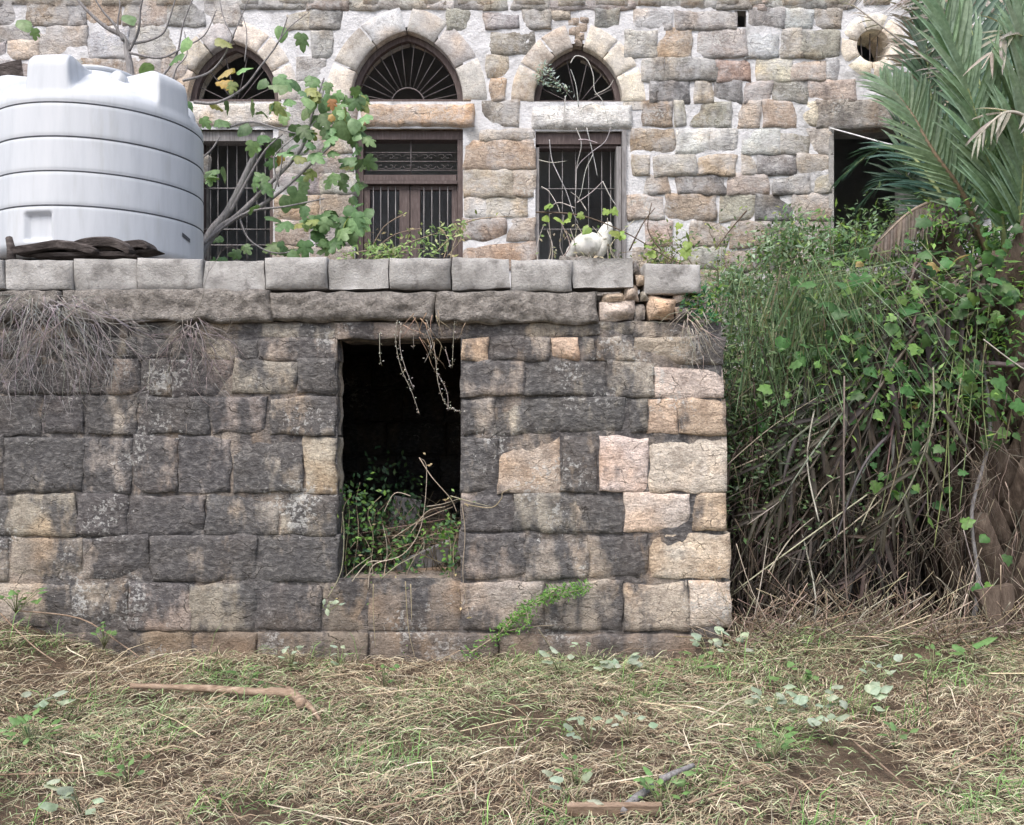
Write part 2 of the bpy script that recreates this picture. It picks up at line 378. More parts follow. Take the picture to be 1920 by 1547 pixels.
# window reveals and the dark rooms behind
for k, (x0, x1, y0, y1) in RECT.items():
    a = Acc(); X0, X1, Z0, Z1 = FX(x0), FX(x1), FZ(y1), FZ(y0)
    a.box(X0 - .08, X0 - .002, YF + .015, YF + .42, Z0, Z1 + .08); a.box(X1 + .002, X1 + .08, YF + .015, YF + .42, Z0, Z1 + .08)
    a.box(X0, X1, YF + .1, YF + .42, Z1 + .002, Z1 + .08); a.box(X0, X1, YF - .02, YF + .42, Z0 - .1, Z0)
    a.build('reveal', M['concrete'], house, cols=False, smooth=False)
def room(name, x0, x1, y0, y1, z0, z1, parent, mat, front=True):
    v = box_vf(x0, x1, y0, y1, z0, z1); f = [BOXF[0], BOXF[1], BOXF[3], BOXF[4], BOXF[5]]
    return mesh_obj(name, v, f, mat, parent, smooth=False)
M['limewash'] = mat_simple('old_limewash', [(.3, (.36, .37, .39)), (.7, (.52, .53, .55))], 2, bs=.4, bd=.02)
room('room_shell', -8.4, 8.4, YF + .05, YF + 2.4, 2.2, 6.95, house, M['limewash'])
mesh_obj('roof_slab', box_vf(-8.6, 8.6, YF - .05, YF + 4.8, 7.0, 7.2), BOXF, M['concrete'], house, smooth=False)

def fst(px0, px1, py0, py1, c, **kw):
    kk = dict(proud=.008 + rnd.uniform(0, .009), rough=.010, cell=.036, rnd_e=.007, jit=.013, back=.003); kk.update(kw)
    if c in 'wmu': kk['rough'] = .014
    col = jcol(tuple(.95 * (v * .9 + .1 * sum(PAL[c]) / 3) + .02 for v in PAL[c]), .1); g_ = 5.2
    return stone(house, 'stone', FX(px0 - g_), FX(px1 + g_), FZ(py1 + g_), FZ(py0 - g_), YF, M['fstone'], (*col, .5 + (rnd.uniform(-.05, .25) if c in 'gdvb' else rnd.uniform(-.2, .05))), **kk)
ROWS = [
 (-4, 14, '1160-1186g 1192-1342g 1346-1404v 1408-1432c 1435-1545g 1548-1600v 455-525g 530-575m 580-650t 655-692m 697-745m 752-800g 806-846w 850-904g 910-950g 955-1025g 1032-1152g'),
 (21, 51, '1190-1258u 1268-1375g 1408-1465g 1472-1520u 1527-1574v 842-882v 912-972g 983-1028v 1120-1158g 586-640g 540-582t'),
 (24, 36, '1036-1066t'),
 (60, 106, '1176-1228m 1235-1294o 1308-1395g 1399-1455u 1461-1497t 1501-1568v 588-622g'),
 (66, 98, '893-1000v'),
 (112, 149, '1208-1240g 1250-1345g 1347-1405r 1423-1481c 1485-1545p 1551-1572u 560-606g'),
 (108, 143, '914-952t'),
 (157, 188, '1222-1289d 1306-1333c 1343-1386d 1400-1443g 1450-1512v 1517-1600t 560-604m'),
 (152, 186, '922-945o'),
 (193, 235, '1208-1258b 1268-1282c 1289-1369v 1387-1423t 1435-1488o 1505-1530c 1537-1720v 908-970v 545-600m 606-664t'),
 (245, 260, '905-998t'),
 (246, 285, '1187-1262b 1272-1328w 1335-1378w 1394-1460w 1465-1512v 1517-1557m 525-580g 586-655t'),
 (266, 315, '874-998o'),
 (295, 325, '1188-1217t 1230-1302m 1314-1375o 1393-1415t 1422-1487d 1500-1555t 520-585m 592-660g'),
 (323, 365, '874-960t 968-1001t'),
 (331, 361, '1208-1250v 1272-1360d 1367-1438t 1455-1515g 1522-1558t 525-600g 606-662m'),
 (370, 407, '874-910w 916-985t'),
 (369, 410, '1180-1240t 1250-1340b 1352-1412v 1420-1482d 1488-1558v 520-596o 604-660t'),
 (413, 446, '874-944b 955-1000p'),
 (419, 459, '1212-1256p 1298-1360t 1372-1440b 1448-1500g 1506-1556v 522-590t 598-662m'),
 (455, 500, '874-1000b'),
 (467, 505, '1190-1275t 1284-1355m 1364-1406b 1422-1476d 1482-1512w 1518-1560t 516-575o 584-660t'),
 (513, 548, '1300-1352t 1360-1430g 1438-1490t 1497-1570m 1580-1660g'),
 (556, 594, '1310-1380m 1388-1450t 1458-1530g 1540-1620t'),
 (602, 640, '1320-1400g 1410-1470t 1480-1550m'),
 (0, 46, '-40-44d 53-128b 133-160g 166-222o 236-262v 268-312t 318-380g 386-448m'),
 (53, 76, '-40-60g'), (80, 106, '-40-10g 17-68c'),
 (53, 106, '72-160m 170-236u 262-330g'),
 (113, 148, '-40-70g 78-150m 157-226b 234-300g 308-345t'),
 (155, 188, '-60-60t 68-160g 168-240m 248-340t'),
]
import re
for y0, y1, s in ROWS:
    for x0, x1, c in re.findall(r'(-?\d+)-(\d+)([a-z])', s):
        fst(int(x0), int(x1), y0, y1, c)
# masonry outside the picture: same courses, one mass
acc = Acc()
def fill(px0, px1, py0, py1, c_of=None):
    y = py0
    while y < py1:
        h = rnd.uniform(34, 46); x = px0 + rnd.uniform(-20, 0)
        while x < px1:
            w = rnd.uniform(45, 105)
            cx, cy = x + w / 2, y + h / 2
            if not in_open(cx, cy):
                _seed[0] += 1
                v, f = stone_vf(FX(x), FX(x + w), FZ(y + h), FZ(y), YF, .025, .12, .014, .07, _seed[0], .045, .014, .028); acc.add(v, f)
            x += w + rnd.uniform(7, 14)
        y += h + rnd.uniform(7, 10)
fill(-600, -60, -200, 480); fill(-60, 2000, -215, -8); fill(1735, 2500, -8, 480); fill(-60, 330, 196, 480); fill(1330, 2400, 646, 1090); fill(1665, 2400, 513, 600)
acc.build('stone_facing', M['fstone'], house, kind='stuff', cols=False, col=(.4, .36, .31, .5))

# arches: voussoirs cut as wedges, each its own stone
def voussoir(k, side, a0, a1, c, t_extra=0, name='voussoir', proud=.011):
    cx, w, h, sy, t, cc, r = arch_par(k); t = t + t_extra; ga = [0, .035, .2, .4, .6, .8, .965, 1]; gr = [0, .06, .35, .65, .94, 1]; na, nr = 7, 5; V = []; idx = {}
    s_ = F / YF; oc = rnd.uniform(0, 50)
    for j in range(nr + 1):
        for i in range(na + 1):
            a = a0 + (a1 - a0) * ga[i]; rad = r + t * gr[j]
            px = cx + side * (-cc + rad * math.cos(a)); py = sy - rad * math.sin(a)
            e = min(min(ga[i], 1 - ga[i]) * (a1 - a0) * rad, min(gr[j], 1 - gr[j]) * t) / s_
            q = Vector((px * .05, oc, py * .05)); s = sm(e / .012)
            idx[i, j] = len(V); V.append((FX(px), YF - proud * s - .006 * noise.noise(q) * s + (1 - s) * .004, FZ(py)))
    Fc = [(idx[i, j], idx[i + 1, j], idx[i + 1, j + 1], idx[i, j + 1]) for j in range(nr) for i in range(na)]
    ring = [idx[i, 0] for i in range(na)] + [idx[na, j] for j in range(nr)] + [idx[i, nr] for i in range(na, 0, -1)] + [idx[0, j] for j in range(nr, 0, -1)]
    m = len(ring); k0 = len(V); V += [V[q] for q in ring]; kk = len(V); V += [(V[q][0], YF + .4, V[q][2]) for q in ring]
    Fc += [(k0 + (i + 1) % m, k0 + i, kk + i, kk + (i + 1) % m) for i in range(m)]; Fc.append(tuple(kk + i for i in range(m)))
    if side < 0: Fc = [q[::-1] for q in Fc]
    return mesh_obj(name, V, Fc, M['dressed'], house, None, True, (*jcol(tuple(q * .85 + .1 for q in PAL[c]), .06), .5 + rnd.uniform(-.3, -.05)))
VOUS = {'B': ([(0, .3, 'c'), (.31, .64, 'v'), (.65, .995, 'u')], [(0, .34, 'm'), (.35, .68, 'g'), (.69, .995, 'g')]),
        'C': ([(0, .36, 't'), (.37, .66, 't'), (.67, .93, 't')], [(0, .33, 'c'), (.34, .63, 'c'), (.64, .93, 'c')]),
        'A': ([(0, .36, 'c'), (.37, .68, 't'), (.69, .995, 'g')], [(0, .36, 'm'), (.37, .66, 'c'), (.67, .995, 'c')])}
for k, (lf, rt) in VOUS.items():
    cx, w, h, sy, t, cc, r = arch_par(k); am = math.asin(h / r)
    for sd_, lst in ((-1, lf), (1, rt)):
        for a, b, c in lst: voussoir(k, sd_, a * am, b * am, c)
    # wooden arch frame under the stones, glazing bars, dusty transom
    win = node('arched_window', house, (FX(cx), YF + .12, FZ(sy)))
    def arc_pts(rr, n=15):
        pts = []
        for i in range(n):
            a = math.pi * i / (n - 1)
        L = [(cx - (-cc + rr * math.cos(q)), sy - rr * math.sin(q)) for q in np.linspace(0, math.acos(cc / rr), 10)]
        Rr = [(2 * cx - x, y) for x, y in L][::-1]
        return L + Rr[1:]
    o_, i_ = arc_pts(r - .5), arc_pts(r - 11); fr = Acc(); V = []; n = len(o_)
    for yy in (YF + .10, YF + .17):
        V += [(FX(x), yy, FZ(y)) for x, y in o_] + [(FX(x), yy, FZ(y)) for x, y in i_]
    Fc = []
    for i in range(n - 1):
        Fc += [(i, n + i, n + i + 1, i + 1), (n + i, 3 * n + i, 3 * n + i + 1, n + i + 1)]
    mesh_obj('frame', V, Fc, M['paint'], win, smooth=False)
    fr2 = Acc(); fr2.box(FX(cx - w + 1), FX(cx + w - 1), YF + .08, YF + .17, FZ(sy + 1), FZ(sy - 7)); fr2.build('bottom_rail', M['paint'], win, cols=False, smooth=False)
    yb = YF + .13
    nb = 15 if k == 'B' else 7
    for i in range(1, nb):
        a = math.pi * i / nb; dx, dz = math.cos(a), math.sin(a)
        # ray from hub to the arch
        t1 = 0
        while in_arch(k, cx + dx * t1, sy - dz * t1, -8) or t1 < 5: t1 += 1.5
        t0 = 32 if k == 'B' else 6
        b = Acc(); b.tube([(FX(cx + dx * t0), yb, FZ(sy - dz * t0)), (FX(cx + dx * t1), yb, FZ(sy - dz * t1))], .0038 if k == 'B' else .005, None, 4)
        b.build('glazing_bar', M['iron'], win, cols=False)
    if k == 'B':
        b = Acc(); b.tube([(FX(cx + 32 * math.cos(q)), yb, FZ(sy - 32 * math.sin(q))) for q in np.linspace(0, math.pi, 14)], .007, None, 4); b.build('hub_ring', M['iron'], win, cols=False)
# keystone rubble of the small arch
cx, w, h, sy, t, cc, r = arch_par('C'); am = math.asin(h / r)
apx = sy - math.sqrt((r) ** 2 - cc ** 2)
V = [(FX(cx - 8), FZ(apx + 3)), (FX(cx + 8), FZ(apx + 3)), (FX(cx + 21), FZ(apx - 44)), (FX(cx - 21), FZ(apx - 44))]
a = Acc()
for dx, dz, sz in [(-3, -8, 11), (5, -17, 12), (-7, -26, 13), (8, -33, 14), (-9, -43, 13), (11, -47, 11)]:
    _seed[0] += 1
    v, f = stone_vf(FX(cx + dx - sz), FX(cx + dx + sz), FZ(apx + dz + sz * .8), FZ(apx + dz - sz * .8), YF, .012, .2, .014, .025, _seed[0], .03, .01, .02); a.add(v, f)
a.build('keystone_rubble', M['fstone'], house, cols=False, col=(.36, .3, .25, .55))
# lintels
lint = [('B', 676, 892, 192, 240, (.50, .38, .285), -.1, .02), ('C', 995, 1186, 196, 246, (.66, .655, .64), -.3, .024), ('A', 345, 540, 192, 240, (.6, .57, .53), -.2, .02)]
for k, x0, x1, y0, y1, c, al, ro in lint:
    stone(house, 'lintel', FX(x0), FX(x1), FZ(y1), FZ(y0), YF, M['fstone'], (*c, .5 + al), proud=.035, depth=.35, rough=ro, cell=.035, rnd_e=.03, jit=.01)
mesh_obj('impost_step', box_vf(FX(1168), FX(1205), YF - .01, YF + .2, FZ(206), FZ(192)), BOXF, M['fstone'], house, smooth=False, col=(.5, .46, .4, .3))
# round window
def oculus():
    cx, cy, ri, ro = OCU; s_ = F / YF
    for q in range(7):
        a0 = q * 2 * math.pi / 7 + .2; a1 = a0 + 2 * math.pi / 7 - .04; V = []; idx = {}; na, nr = 7, 4
        for j in range(nr + 1):
            for i in range(na + 1):
                a = a0 + (a1 - a0) * i / na; rad = ri + (ro - ri) * j / nr
                e = min(min(i, na - i) / na * (a1 - a0) * rad, min(j, nr - j) / nr * (ro - ri)) / s_; s = sm(e / .014)
                idx[i, j] = len(V); V.append((FX(cx + rad * math.cos(a)), YF - .022 * s + .004 * (1 - s) - .006 * noise.noise(Vector((rad, a * 4, q))) * s, FZ(cy - rad * math.sin(a))))
        Fc = [(idx[i + 1, j], idx[i, j], idx[i, j + 1], idx[i + 1, j + 1])[::-1][::-1] for j in range(nr) for i in range(na)]
        ring = [idx[i, 0] for i in range(na)] + [idx[na, j] for j in range(nr)] + [idx[i, nr] for i in range(na, 0, -1)] + [idx[0, j] for j in range(nr, 0, -1)]
        m = len(ring); k0 = len(V); V += [V[p] for p in ring]; kk = len(V); V += [(V[p][0], YF + .4, V[p][2]) for p in ring]
        Fc += [(k0 + i, k0 + (i + 1) % m, kk + (i + 1) % m, kk + i) for i in range(m)]
        mesh_obj('round_window_stone', V, Fc, M['dressed'], house, None, True, (*jcol((.7, .65, .56), .05), .1))
oculus()
for x0, y0, x1, y1 in ((1622, 56, 1626, 114), (1640, 54, 1640, 116), (1655, 58, 1652, 112)):
    b_ = Acc(); b_.tube([(FX(x0), YF + .12, FZ(y0)), (FX(x1), YF + .12, FZ(y1))], .006, None, 5); b_.build('round_window_bar', M['iron'], house, cols=False)
# rectangular windows
def bars(name, lst, par, rad=.008, mat='iron'):
    for p, q in lst:
        b = Acc(); b.tube([p, q], rad, None, 5); b.build(name, M[mat], par, cols=False)
def fbox(name, px0, px1, py0, py1, y0, y1, mat, par):
    return mesh_obj(name, box_vf(FX(px0), FX(px1), YF + y0, YF + y1, FZ(py1), FZ(py0)), BOXF, M[mat], par, smooth=False)
wb = node('casement_window', house, (FX(767), YF + .12, FZ(500)))
fbox('head_rail', 667, 867, 241.5, 258, .06, .2, 'paint', wb); fbox('transom_rail', 680, 855, 325, 336, .055, .17, 'paint', wb); fbox('transom_ledge', 678, 857, 337.5, 343, .03, .17, 'paint', wb)
fbox('frame_post', 667, 679, 258.5, 500, .06, .2, 'paint', wb); fbox('frame_post', 857, 867.5, 258.5, 500, .06, .2, 'paint', wb)
for x0, x1 in ((680, 766), (768, 856)):
    cs = node('casement', wb, (FX((x0 + x1) / 2), YF + .1, FZ(500)))
    fbox('top_rail', x0 + .5, x1 - .5, 344, 352, .08, .15, 'paint', cs)
    l1, r1 = (11, 19) if x0 < 700 else (18, 10)
    fbox('stile', x0, x0 + l1, 352.5, 500, .08, .15, 'paint', cs); fbox('stile', x1 - r1, x1, 352.5, 500, .08, .15, 'paint', cs)
    for i in range(4):
        x = x0 + l1 + (x1 - x0 - l1 - r1) * (i + .5) / 4
        bars('bar', [((FX(x), YF + .07, FZ(500)), (FX(x), YF + .07, FZ(347)))], cs, .0045, 'greywood')
# scrollwork in the transom light
for y in (279, 296, 313): bars('grille_bar', [((FX(680), YF + .13, FZ(y)), (FX(857), YF + .13, FZ(y)))], wb, .006)
bars('grille_bar', [((FX(768), YF + .12, FZ(258)), (FX(768), YF + .12, FZ(325)))], wb, .006)
sc = Acc()
for cxs in (705, 735, 768, 800, 832):
    for sg in (1, -1):
        for sx_ in (1, -1):
            sc.tube([(FX(cxs + sx_ * (2 + 9 * (1 - q / 9) * math.cos(q * .75) + 4)), YF + .135, FZ(296 + sg * (9 + 6 * (1 - q / 12) * math.sin(q * .75)))) for q in range(9)], .0035, None, 4)
sc.build('scrollwork', M['iron'], wb, cols=False)
wc = node('barred_window', house, (FX(1085), YF + .12, FZ(500)))
fbox('head_rail', 1004.5, 1165, 247, 268, .04, .2, 'paint', wc); fbox('lower_head_rail', 1011, 1160, 268.5, 274, .07, .2, 'paint', wc)
fbox('frame_post', 1005, 1011, 274.5, 500, .03, .2, 'greywood', wc); fbox('frame_post', 1156, 1165, 274.5, 500, .0, .2, 'greywood', wc); fbox('jamb_board', 1166, 1174, 246, 500, -.03, .14, 'greywood', wc)
for x in (1031, 1056, 1081, 1106, 1131, 1148): bars('bar', [((FX(x), YF + .14, FZ(500)), (FX(x), YF + .14, FZ(272)))], wc, .0042, 'greywood')
for y in (348, 425): bars('cross_bar', [((FX(1010), YF + .13, FZ(y)), (FX(1157), YF + .13, FZ(y)))], wc, .005, 'greywood')
wa = node('barred_window', house, (FX(440), YF + .12, FZ(500)))
fbox('head_rail', 367, 511, 244, 262, .04, .2, 'greywood', wa); fbox('frame_post', 503, 511, 262.5, 500, .06, .2, 'paint', wa); fbox('frame_post', 367, 374, 262.5, 500, .06, .2, 'paint', wa)
for x in (386, 400, 418, 436, 455, 474, 490): bars('bar', [((FX(x), YF + .14, FZ(500)), (FX(x), YF + .14, FZ(260)))], wa, .004, 'greywood')
for y in (347, 425, 455): bars('cross_bar', [((FX(374), YF + .13, FZ(y)), (FX(503), YF + .13, FZ(y)))], wa, .006, 'greywood')
fbox('door_jamb', 1553, 1562.5, 238, 500, -.015, .35, 'concrete', house)

# ================================================================ the lower building
ter = thing('terrace_building', 'low blackened stone outbuilding with dark doorway and concrete block parapet on top', 'outbuilding', (0, YL, 0))
OPX0, OPX1, OPY0, OPY1 = 632, 864, 634, 1084
XR = LX(1362)
def in_lopen(x, z): return LX(OPX0) < x < LX(OPX1) and LZ(OPY1) < z < LZ(OPY0)
lx = lines(-6.5, XR - .03, .09, [LX(OPX0), LX(OPX1)]); lz = lines(-.4, LZ(604), .09, [LZ(OPY0), LZ(OPY1)])
wall_sheet(lx, lz, YL + .007, in_lopen, M['lstone'], 'mortar_wall', ter, .006, 11).color = (.27, .235, .205, .86)
LP = dict(k=((.32, .285, .255), .55), g=((.35, .31, .27), .4), b=((.33, .29, .25), .31), t=((.43, .365, .305), .14), c=((.56, .49, .43), -.14), o=((.50, .385, .30), .0), n=((.37, .33, .29), .27), e=((.25, .205, .165), .1))
def lst(px0, px1, py0, py1, c, name='stone', **kw):
    col, al = LP[c]; col = jcol(col, .08)
    kk = dict(proud=.002 + rnd.uniform(0, .01), rough=.0115, cell=.028, rnd_e=.007, jit=.012, back=.003, depth=.2)
    if abs(px1 - OPX0) < 3 or abs(px0 - OPX1) < 5: kk['depth'] = .2
    if px1 > 1340: kk['depth'] = .6
    kk.update(kw)
    return stone(ter, name, LX(px0 - 2), LX(px1 + 2), LZ(py1 + 2), LZ(py0 - 2), YL, M['lstone'], (*col, .5 + al + rnd.uniform(-.07, .07)), **kk)
LROWS = [
 (636, 673, '-190--66g -60-68g 72-165g 168-254b 258-320n 325-482g 486-631g'),
 (676, 739, '-200--76k -70-72k 75-170k 173-262b 265-317b 321-433k 438-556n 560-631g'),
 (745, 814, '-210--106k -100-77k 82-160k 164-258g 262-392k 396-499k 503-631n'),
 (820, 923, '-200--96k -90-7b 12-155k 159-245k 252-330k 334-432k 438-569k 573-631t'),
 (930, 1003, '-200--66k -60-140g 146-240k 244-382k 386-520k 524-631g'),
 (1008, 1090, '-210--106k -100-17b 22-150b 155-277k 286-478g 482-631k'),
 (1096, 1180, '-190--46k -40-130n 134-236b 240-356b 360-477b 482-600g'),
 (1186, 1275, '-200--60b -54-118b 122-244b 248-360e 364-480e'),
 (634, 676, '867-914o 918-1034g 1038-1086o 1089-1116g 1119-1186n'),
 (634, 684, '1191-1356t'),
 (678, 742, '866-985g 989-1136g 1140-1222n'),
 (689, 745, '1226-1356c'),
 (747, 812, '867-926g 930-1166g 1182-1211b 1215-1268o'),
 (750, 812, '1273-1357o'),
 (820, 921, '867-931k 935-1050t 1054-1119g 1123-1212c 1217-1358c'),
 (927, 997, '867-960g 964-1080g 1084-1168g 1173-1290c 1299-1363o'),
 (1003, 1084, '867-985g 989-1100g 1104-1213b 1219-1367c'),
 (1091, 1180, '867-1021n 1025-1165b 1170-1289t 1295-1371c'),
]
for y0, y1, s in LROWS:
    for x0, x1, c in re.findall(r'(-?\d+)-(-?\d+)([a-z])', s): lst(int(x0), int(x1), y0, y1, c)
# flat course under the slab, rendered sill and plinth
def rend(px0, px1, py0, py1, mat, name, proud=.0, **kw):
    kk = dict(proud=proud, rough=.008, cell=.04, rnd_e=.01, jit=.008, back=.004 - proud * .7, depth=.25); kk.update(kw)
    return stone(ter, name, LX(px0), LX(px1), LZ(py1), LZ(py0), YL, M['lstone'], (*jcol((.235, .2, .17), .05), .64), **kk)
for x0, x1 in ((-500, -250), (-248, -2), (0, 246), (248, 478), (480, 628)): lst(x0 + 2, x1 - 2, 607, 632, 'n', 'lintel_course', proud=.0, rough=.005)
lst(632, 868, 607, 632, 'b', 'lintel_course', proud=.002, rough=.004, depth=.5)
for x0, x1 in ((872, 1122), (1125, 1190), (1194, 1272)): lst(x0, x1, 607, 630, 'b', 'lintel_course', proud=.0, rough=.005)
rend(604, 688, 1088, 1182, 'render', 'sill_block', .0); rend(690, 864, 1087, 1182, 'render', 'sill_block', .004, depth=.5)
rend(484, 690, 1184, 1275, 'render', 'plinth_block', .03); rend(692, 934, 1184, 1275, 'render', 'plinth_block', .034); rend(936, 1316, 1186, 1285, 'render', 'plinth_block', .042, rough=.012)
# crumbling slab edge
for x0, x1 in ((-800, -300), (-298, 120), (122, 511), (514, 814), (817, 1124)):
    stone(ter, 'slab_edge', LX(x0), LX(x1), LZ(605), LZ(546), YL, M['slab'], (1, 1, 1), proud=.05, depth=.5, rough=.026, cell=.022, rnd_e=.012, jit=.012, back=-.03)
# rubble at the broken end
RUB = [(1127, 1186, 566, 601, 'c'), (1128, 1170, 548, 564, 'o'), (1169, 1197, 537, 567, 't'), (1188, 1204, 515, 534, 'o'), (1188, 1204, 492, 512, 'g'), (1212, 1266, 556, 601, 'o'),
       (1262, 1283, 552, 567, 'c'), (1240, 1262, 548, 555, 'n'), (1190, 1210, 570, 603, 'g'), (1196, 1215, 548, 566, 'n'), (1268, 1300, 572, 604, 'b')]
for x0, x1, y0, y1, c in RUB: lst(x0 + 2, x1 - 2, y0 + 2, y1 - 2, c, 'rubble_stone', proud=.05, rough=.02, cell=.02, rnd_e=.05, jit=.012, depth=.25)
# concrete block parapet
BL = [(-590, -475, 488, 544), (-472, -357, 488, 544), (-354, -239, 488, 544), (-236, -120, 488, 544), (-117, 12, 488, 545), (15, 139, 488, 544), (142, 258, 487, 544), (261, 380, 487, 544), (384, 497, 489, 556), (500, 615, 486, 542),
      (617, 730, 486, 542), (733, 845, 485, 541), (848, 955, 486, 542), (958, 1071, 488, 546), (1073, 1185, 486, 540), (1208, 1311, 497, 551)]
for x0, x1, y0, y1 in BL:
    stone(ter, 'concrete_block', LX(x0), LX(x1), LZ(y1), LZ(y0), YL, M['concrete'], (1, 1, 1), proud=.03 + rnd.uniform(-.012, .012), depth=.2, rough=.006, cell=.035, rnd_e=.008, jit=.006, back=-.024)
mesh_obj('terrace_slab', box_vf(-6.5, XR - .06, YL + .28, YF - .03, LZ(604), LZ(543)), BOXF, M['slab'], ter, smooth=False)
a = Acc(); a.box(-6.5, LX(OPX0) - .06, YL + .06, YL + .5, -.4, LZ(606)); a.box(LX(OPX1) + .04, XR - .04, YL + .06, YL + .5, -.4, LZ(606)); a.box(LX(OPX0) - .04, LX(OPX1) + .04, YL + .06, YL + .5, -.4, LZ(OPY1 + 6)); a.box(LX(OPX0) - .04, LX(OPX1) + .04, YL + .06, YL + .5, LZ(OPY0 - 4), LZ(606))
a.build('wall_core', M['lmortar'], ter, cols=False, smooth=False)
mesh_obj('side_wall', box_vf(XR - .4, XR - .05, YL + .5, YF - .03, -.4, LZ(606)), BOXF, M['lmortar'], ter, smooth=False)
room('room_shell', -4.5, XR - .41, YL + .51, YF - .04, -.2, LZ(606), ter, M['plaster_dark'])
for row in range(6):                                          # rough masonry of the back wall inside the doorway, tinted dark for the room's dimness
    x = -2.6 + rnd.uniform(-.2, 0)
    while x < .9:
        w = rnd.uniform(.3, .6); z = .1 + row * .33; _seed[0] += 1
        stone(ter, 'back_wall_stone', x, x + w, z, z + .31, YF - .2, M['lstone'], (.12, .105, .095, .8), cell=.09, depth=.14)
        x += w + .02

# ================================================================ water tank on its rough platform
def build_tank():
    D, Rr = 6.68, .725; cx = -3.09; zb = 2.58
    root = thing('water_tank', 'big ribbed white plastic water tank standing behind the parapet', 'water tank', (cx, D, zb))
    na = 320; gro = [2.894, 3.126, 3.359, 3.588]; boss = [R(-94 + 72 * i) for i in range(5)]
    panel = (R(-98), .14, 2.655, 2.85)
    body = [(Rr - .06, zb), (Rr - .015, zb + .02), (Rr, zb + .06)] + [(Rr, z) for z in np.arange(zb + .075, 3.625, .0125)]
    def resamp(pl, n):
        pl = [Vector((a, b)) for a, b in pl]; L = [0]
        for p, q in zip(pl, pl[1:]): L.append(L[-1] + (q - p).length)
        out = []
        for i in range(n):
            t = L[-1] * i / (n - 1); k = max(j for j in range(len(L) - 1) if L[j] <= t + 1e-9); f_ = (t - L[k]) / max(1e-9, L[k + 1] - L[k]); out.append(pl[k].lerp(pl[k + 1], f_))
        return out
    NS = 44
    dome = resamp([(Rr, 3.63), (Rr - .006, 3.66), (Rr - .03, 3.70), (Rr - .075, 3.74), (Rr - .15, 3.79), (.42, 3.88), (.32, 3.93), (.27, 3.95), (.25, 3.99), (.02, 4.0)], NS)
    lug = resamp([(Rr, 3.63), (Rr - .012, 3.67), (Rr - .022, 3.86), (Rr - .035, 3.90), (Rr - .065, 3.93), (Rr - .11, 3.945), (.5, 3.95), (.4, 3.955), (.27, 3.965), (.25, 3.99), (.02, 4.0)], NS)
    V = []; nz = len(body) + NS - 1
    for r, z in body:
        for i in range(na):
            a = 2 * math.pi * i / na; q = r
            for g in gro: q -= .006 * math.exp(-((z - g) / .010) ** 2)
            da = abs((a - panel[0] + math.pi) % (2 * math.pi) - math.pi)
            q -= .035 * sm((panel[1] - da) / .014) * sm((z - panel[2]) / .016) * sm((panel[3] - z) / .016)
            V.append((cx + q * math.cos(a), D + q * math.sin(a), z))
    for j in range(1, NS):
        for i in range(na):
            a = 2 * math.pi * i / na; k = max(sm((.25 - abs((a - b + math.pi) % (2 * math.pi) - math.pi)) / .05) for b in boss); p = dome[j].lerp(lug[j], k)
            V.append((cx + p.x * math.cos(a), D + p.x * math.sin(a), p.y))
    Fc = [(j * na + i, j * na + (i + 1) % na, (j + 1) * na + (i + 1) % na, (j + 1) * na + i) for j in range(nz - 1) for i in range(na)]
    Fc.append(tuple(range(na))[::-1]); Fc.append(tuple((nz - 1) * na + i for i in range(na)))
    mesh_obj('tank_body', V, Fc, M['tank'], root, (cx, D, zb))
    for g in gro:
        t = Acc(); n = 96; rr = .0065
        for i in range(n):
            a = 2 * math.pi * i / n
            for q in range(6):
                b = 2 * math.pi * q / 6; r = Rr - .006 + rr * math.cos(b); t.v.append((cx + r * math.cos(a), D + r * math.sin(a), g + rr * math.sin(b))); t.c.append((1, 1, 1))
        t.f = [(i * 6 + q, ((i + 1) % n) * 6 + q, ((i + 1) % n) * 6 + (q + 1) % 6, i * 6 + (q + 1) % 6) for i in range(n) for q in range(6)]
        t.build('seam', M['tankseam'], root, cols=False)
    # lifting lug, label plate, lid
    lg = Acc(); p = P(224, 150, 6.4); pts = []
    for yy in (-.035, .035):
        for a in np.linspace(0, math.pi, 9): pts.append((p.x + .05 * math.cos(a), p.y + yy, p.z + .055 * math.sin(a)))
        pts += [(p.x - .06, p.y + yy, p.z - .1), (p.x + .06, p.y + yy, p.z - .1)]
    n = 11; lg.add(pts, [tuple(range(n))[::-1], tuple(range(n, 2 * n))] + [(i, (i + 1) % n, n + (i + 1) % n, n + i) for i in range(n)])
    lg.build('lifting_lug', M['tank'], root, cols=False)
    pl = Acc(); a0 = -.32
    for z in (2.78, 2.81):
        for k in range(5):
            a = a0 + .13 * k / 4; pl.v.append((cx + (Rr + .004) * math.cos(a), D + (Rr + .004) * math.sin(a), z - .03 * k / 4)); pl.c.append((1, 1, 1))
    pl.f = [(i, i + 1, i + 6, i + 5) for i in range(4)]; pl.build('maker_plate', M['tankseam'], root, cols=False)
    ld = Acc(); V = []; n = 40
    for rr, z in ((.24, 3.985), (.26, 4.0), (.26, 4.02), (.2, 4.035), (.0, 4.04)):
        for i in range(n): V.append((cx + rr * math.cos(6.2832 * i / n), D + rr * math.sin(6.2832 * i / n), z))
    ld.add(V, [(j * n + i, j * n + (i + 1) % n, (j + 1) * n + (i + 1) % n, (j + 1) * n + i) for j in range(4) for i in range(n)]); ld.build('lid', M['tank'], root, cols=False)
    return cx, D
tcx, tD = build_tank()
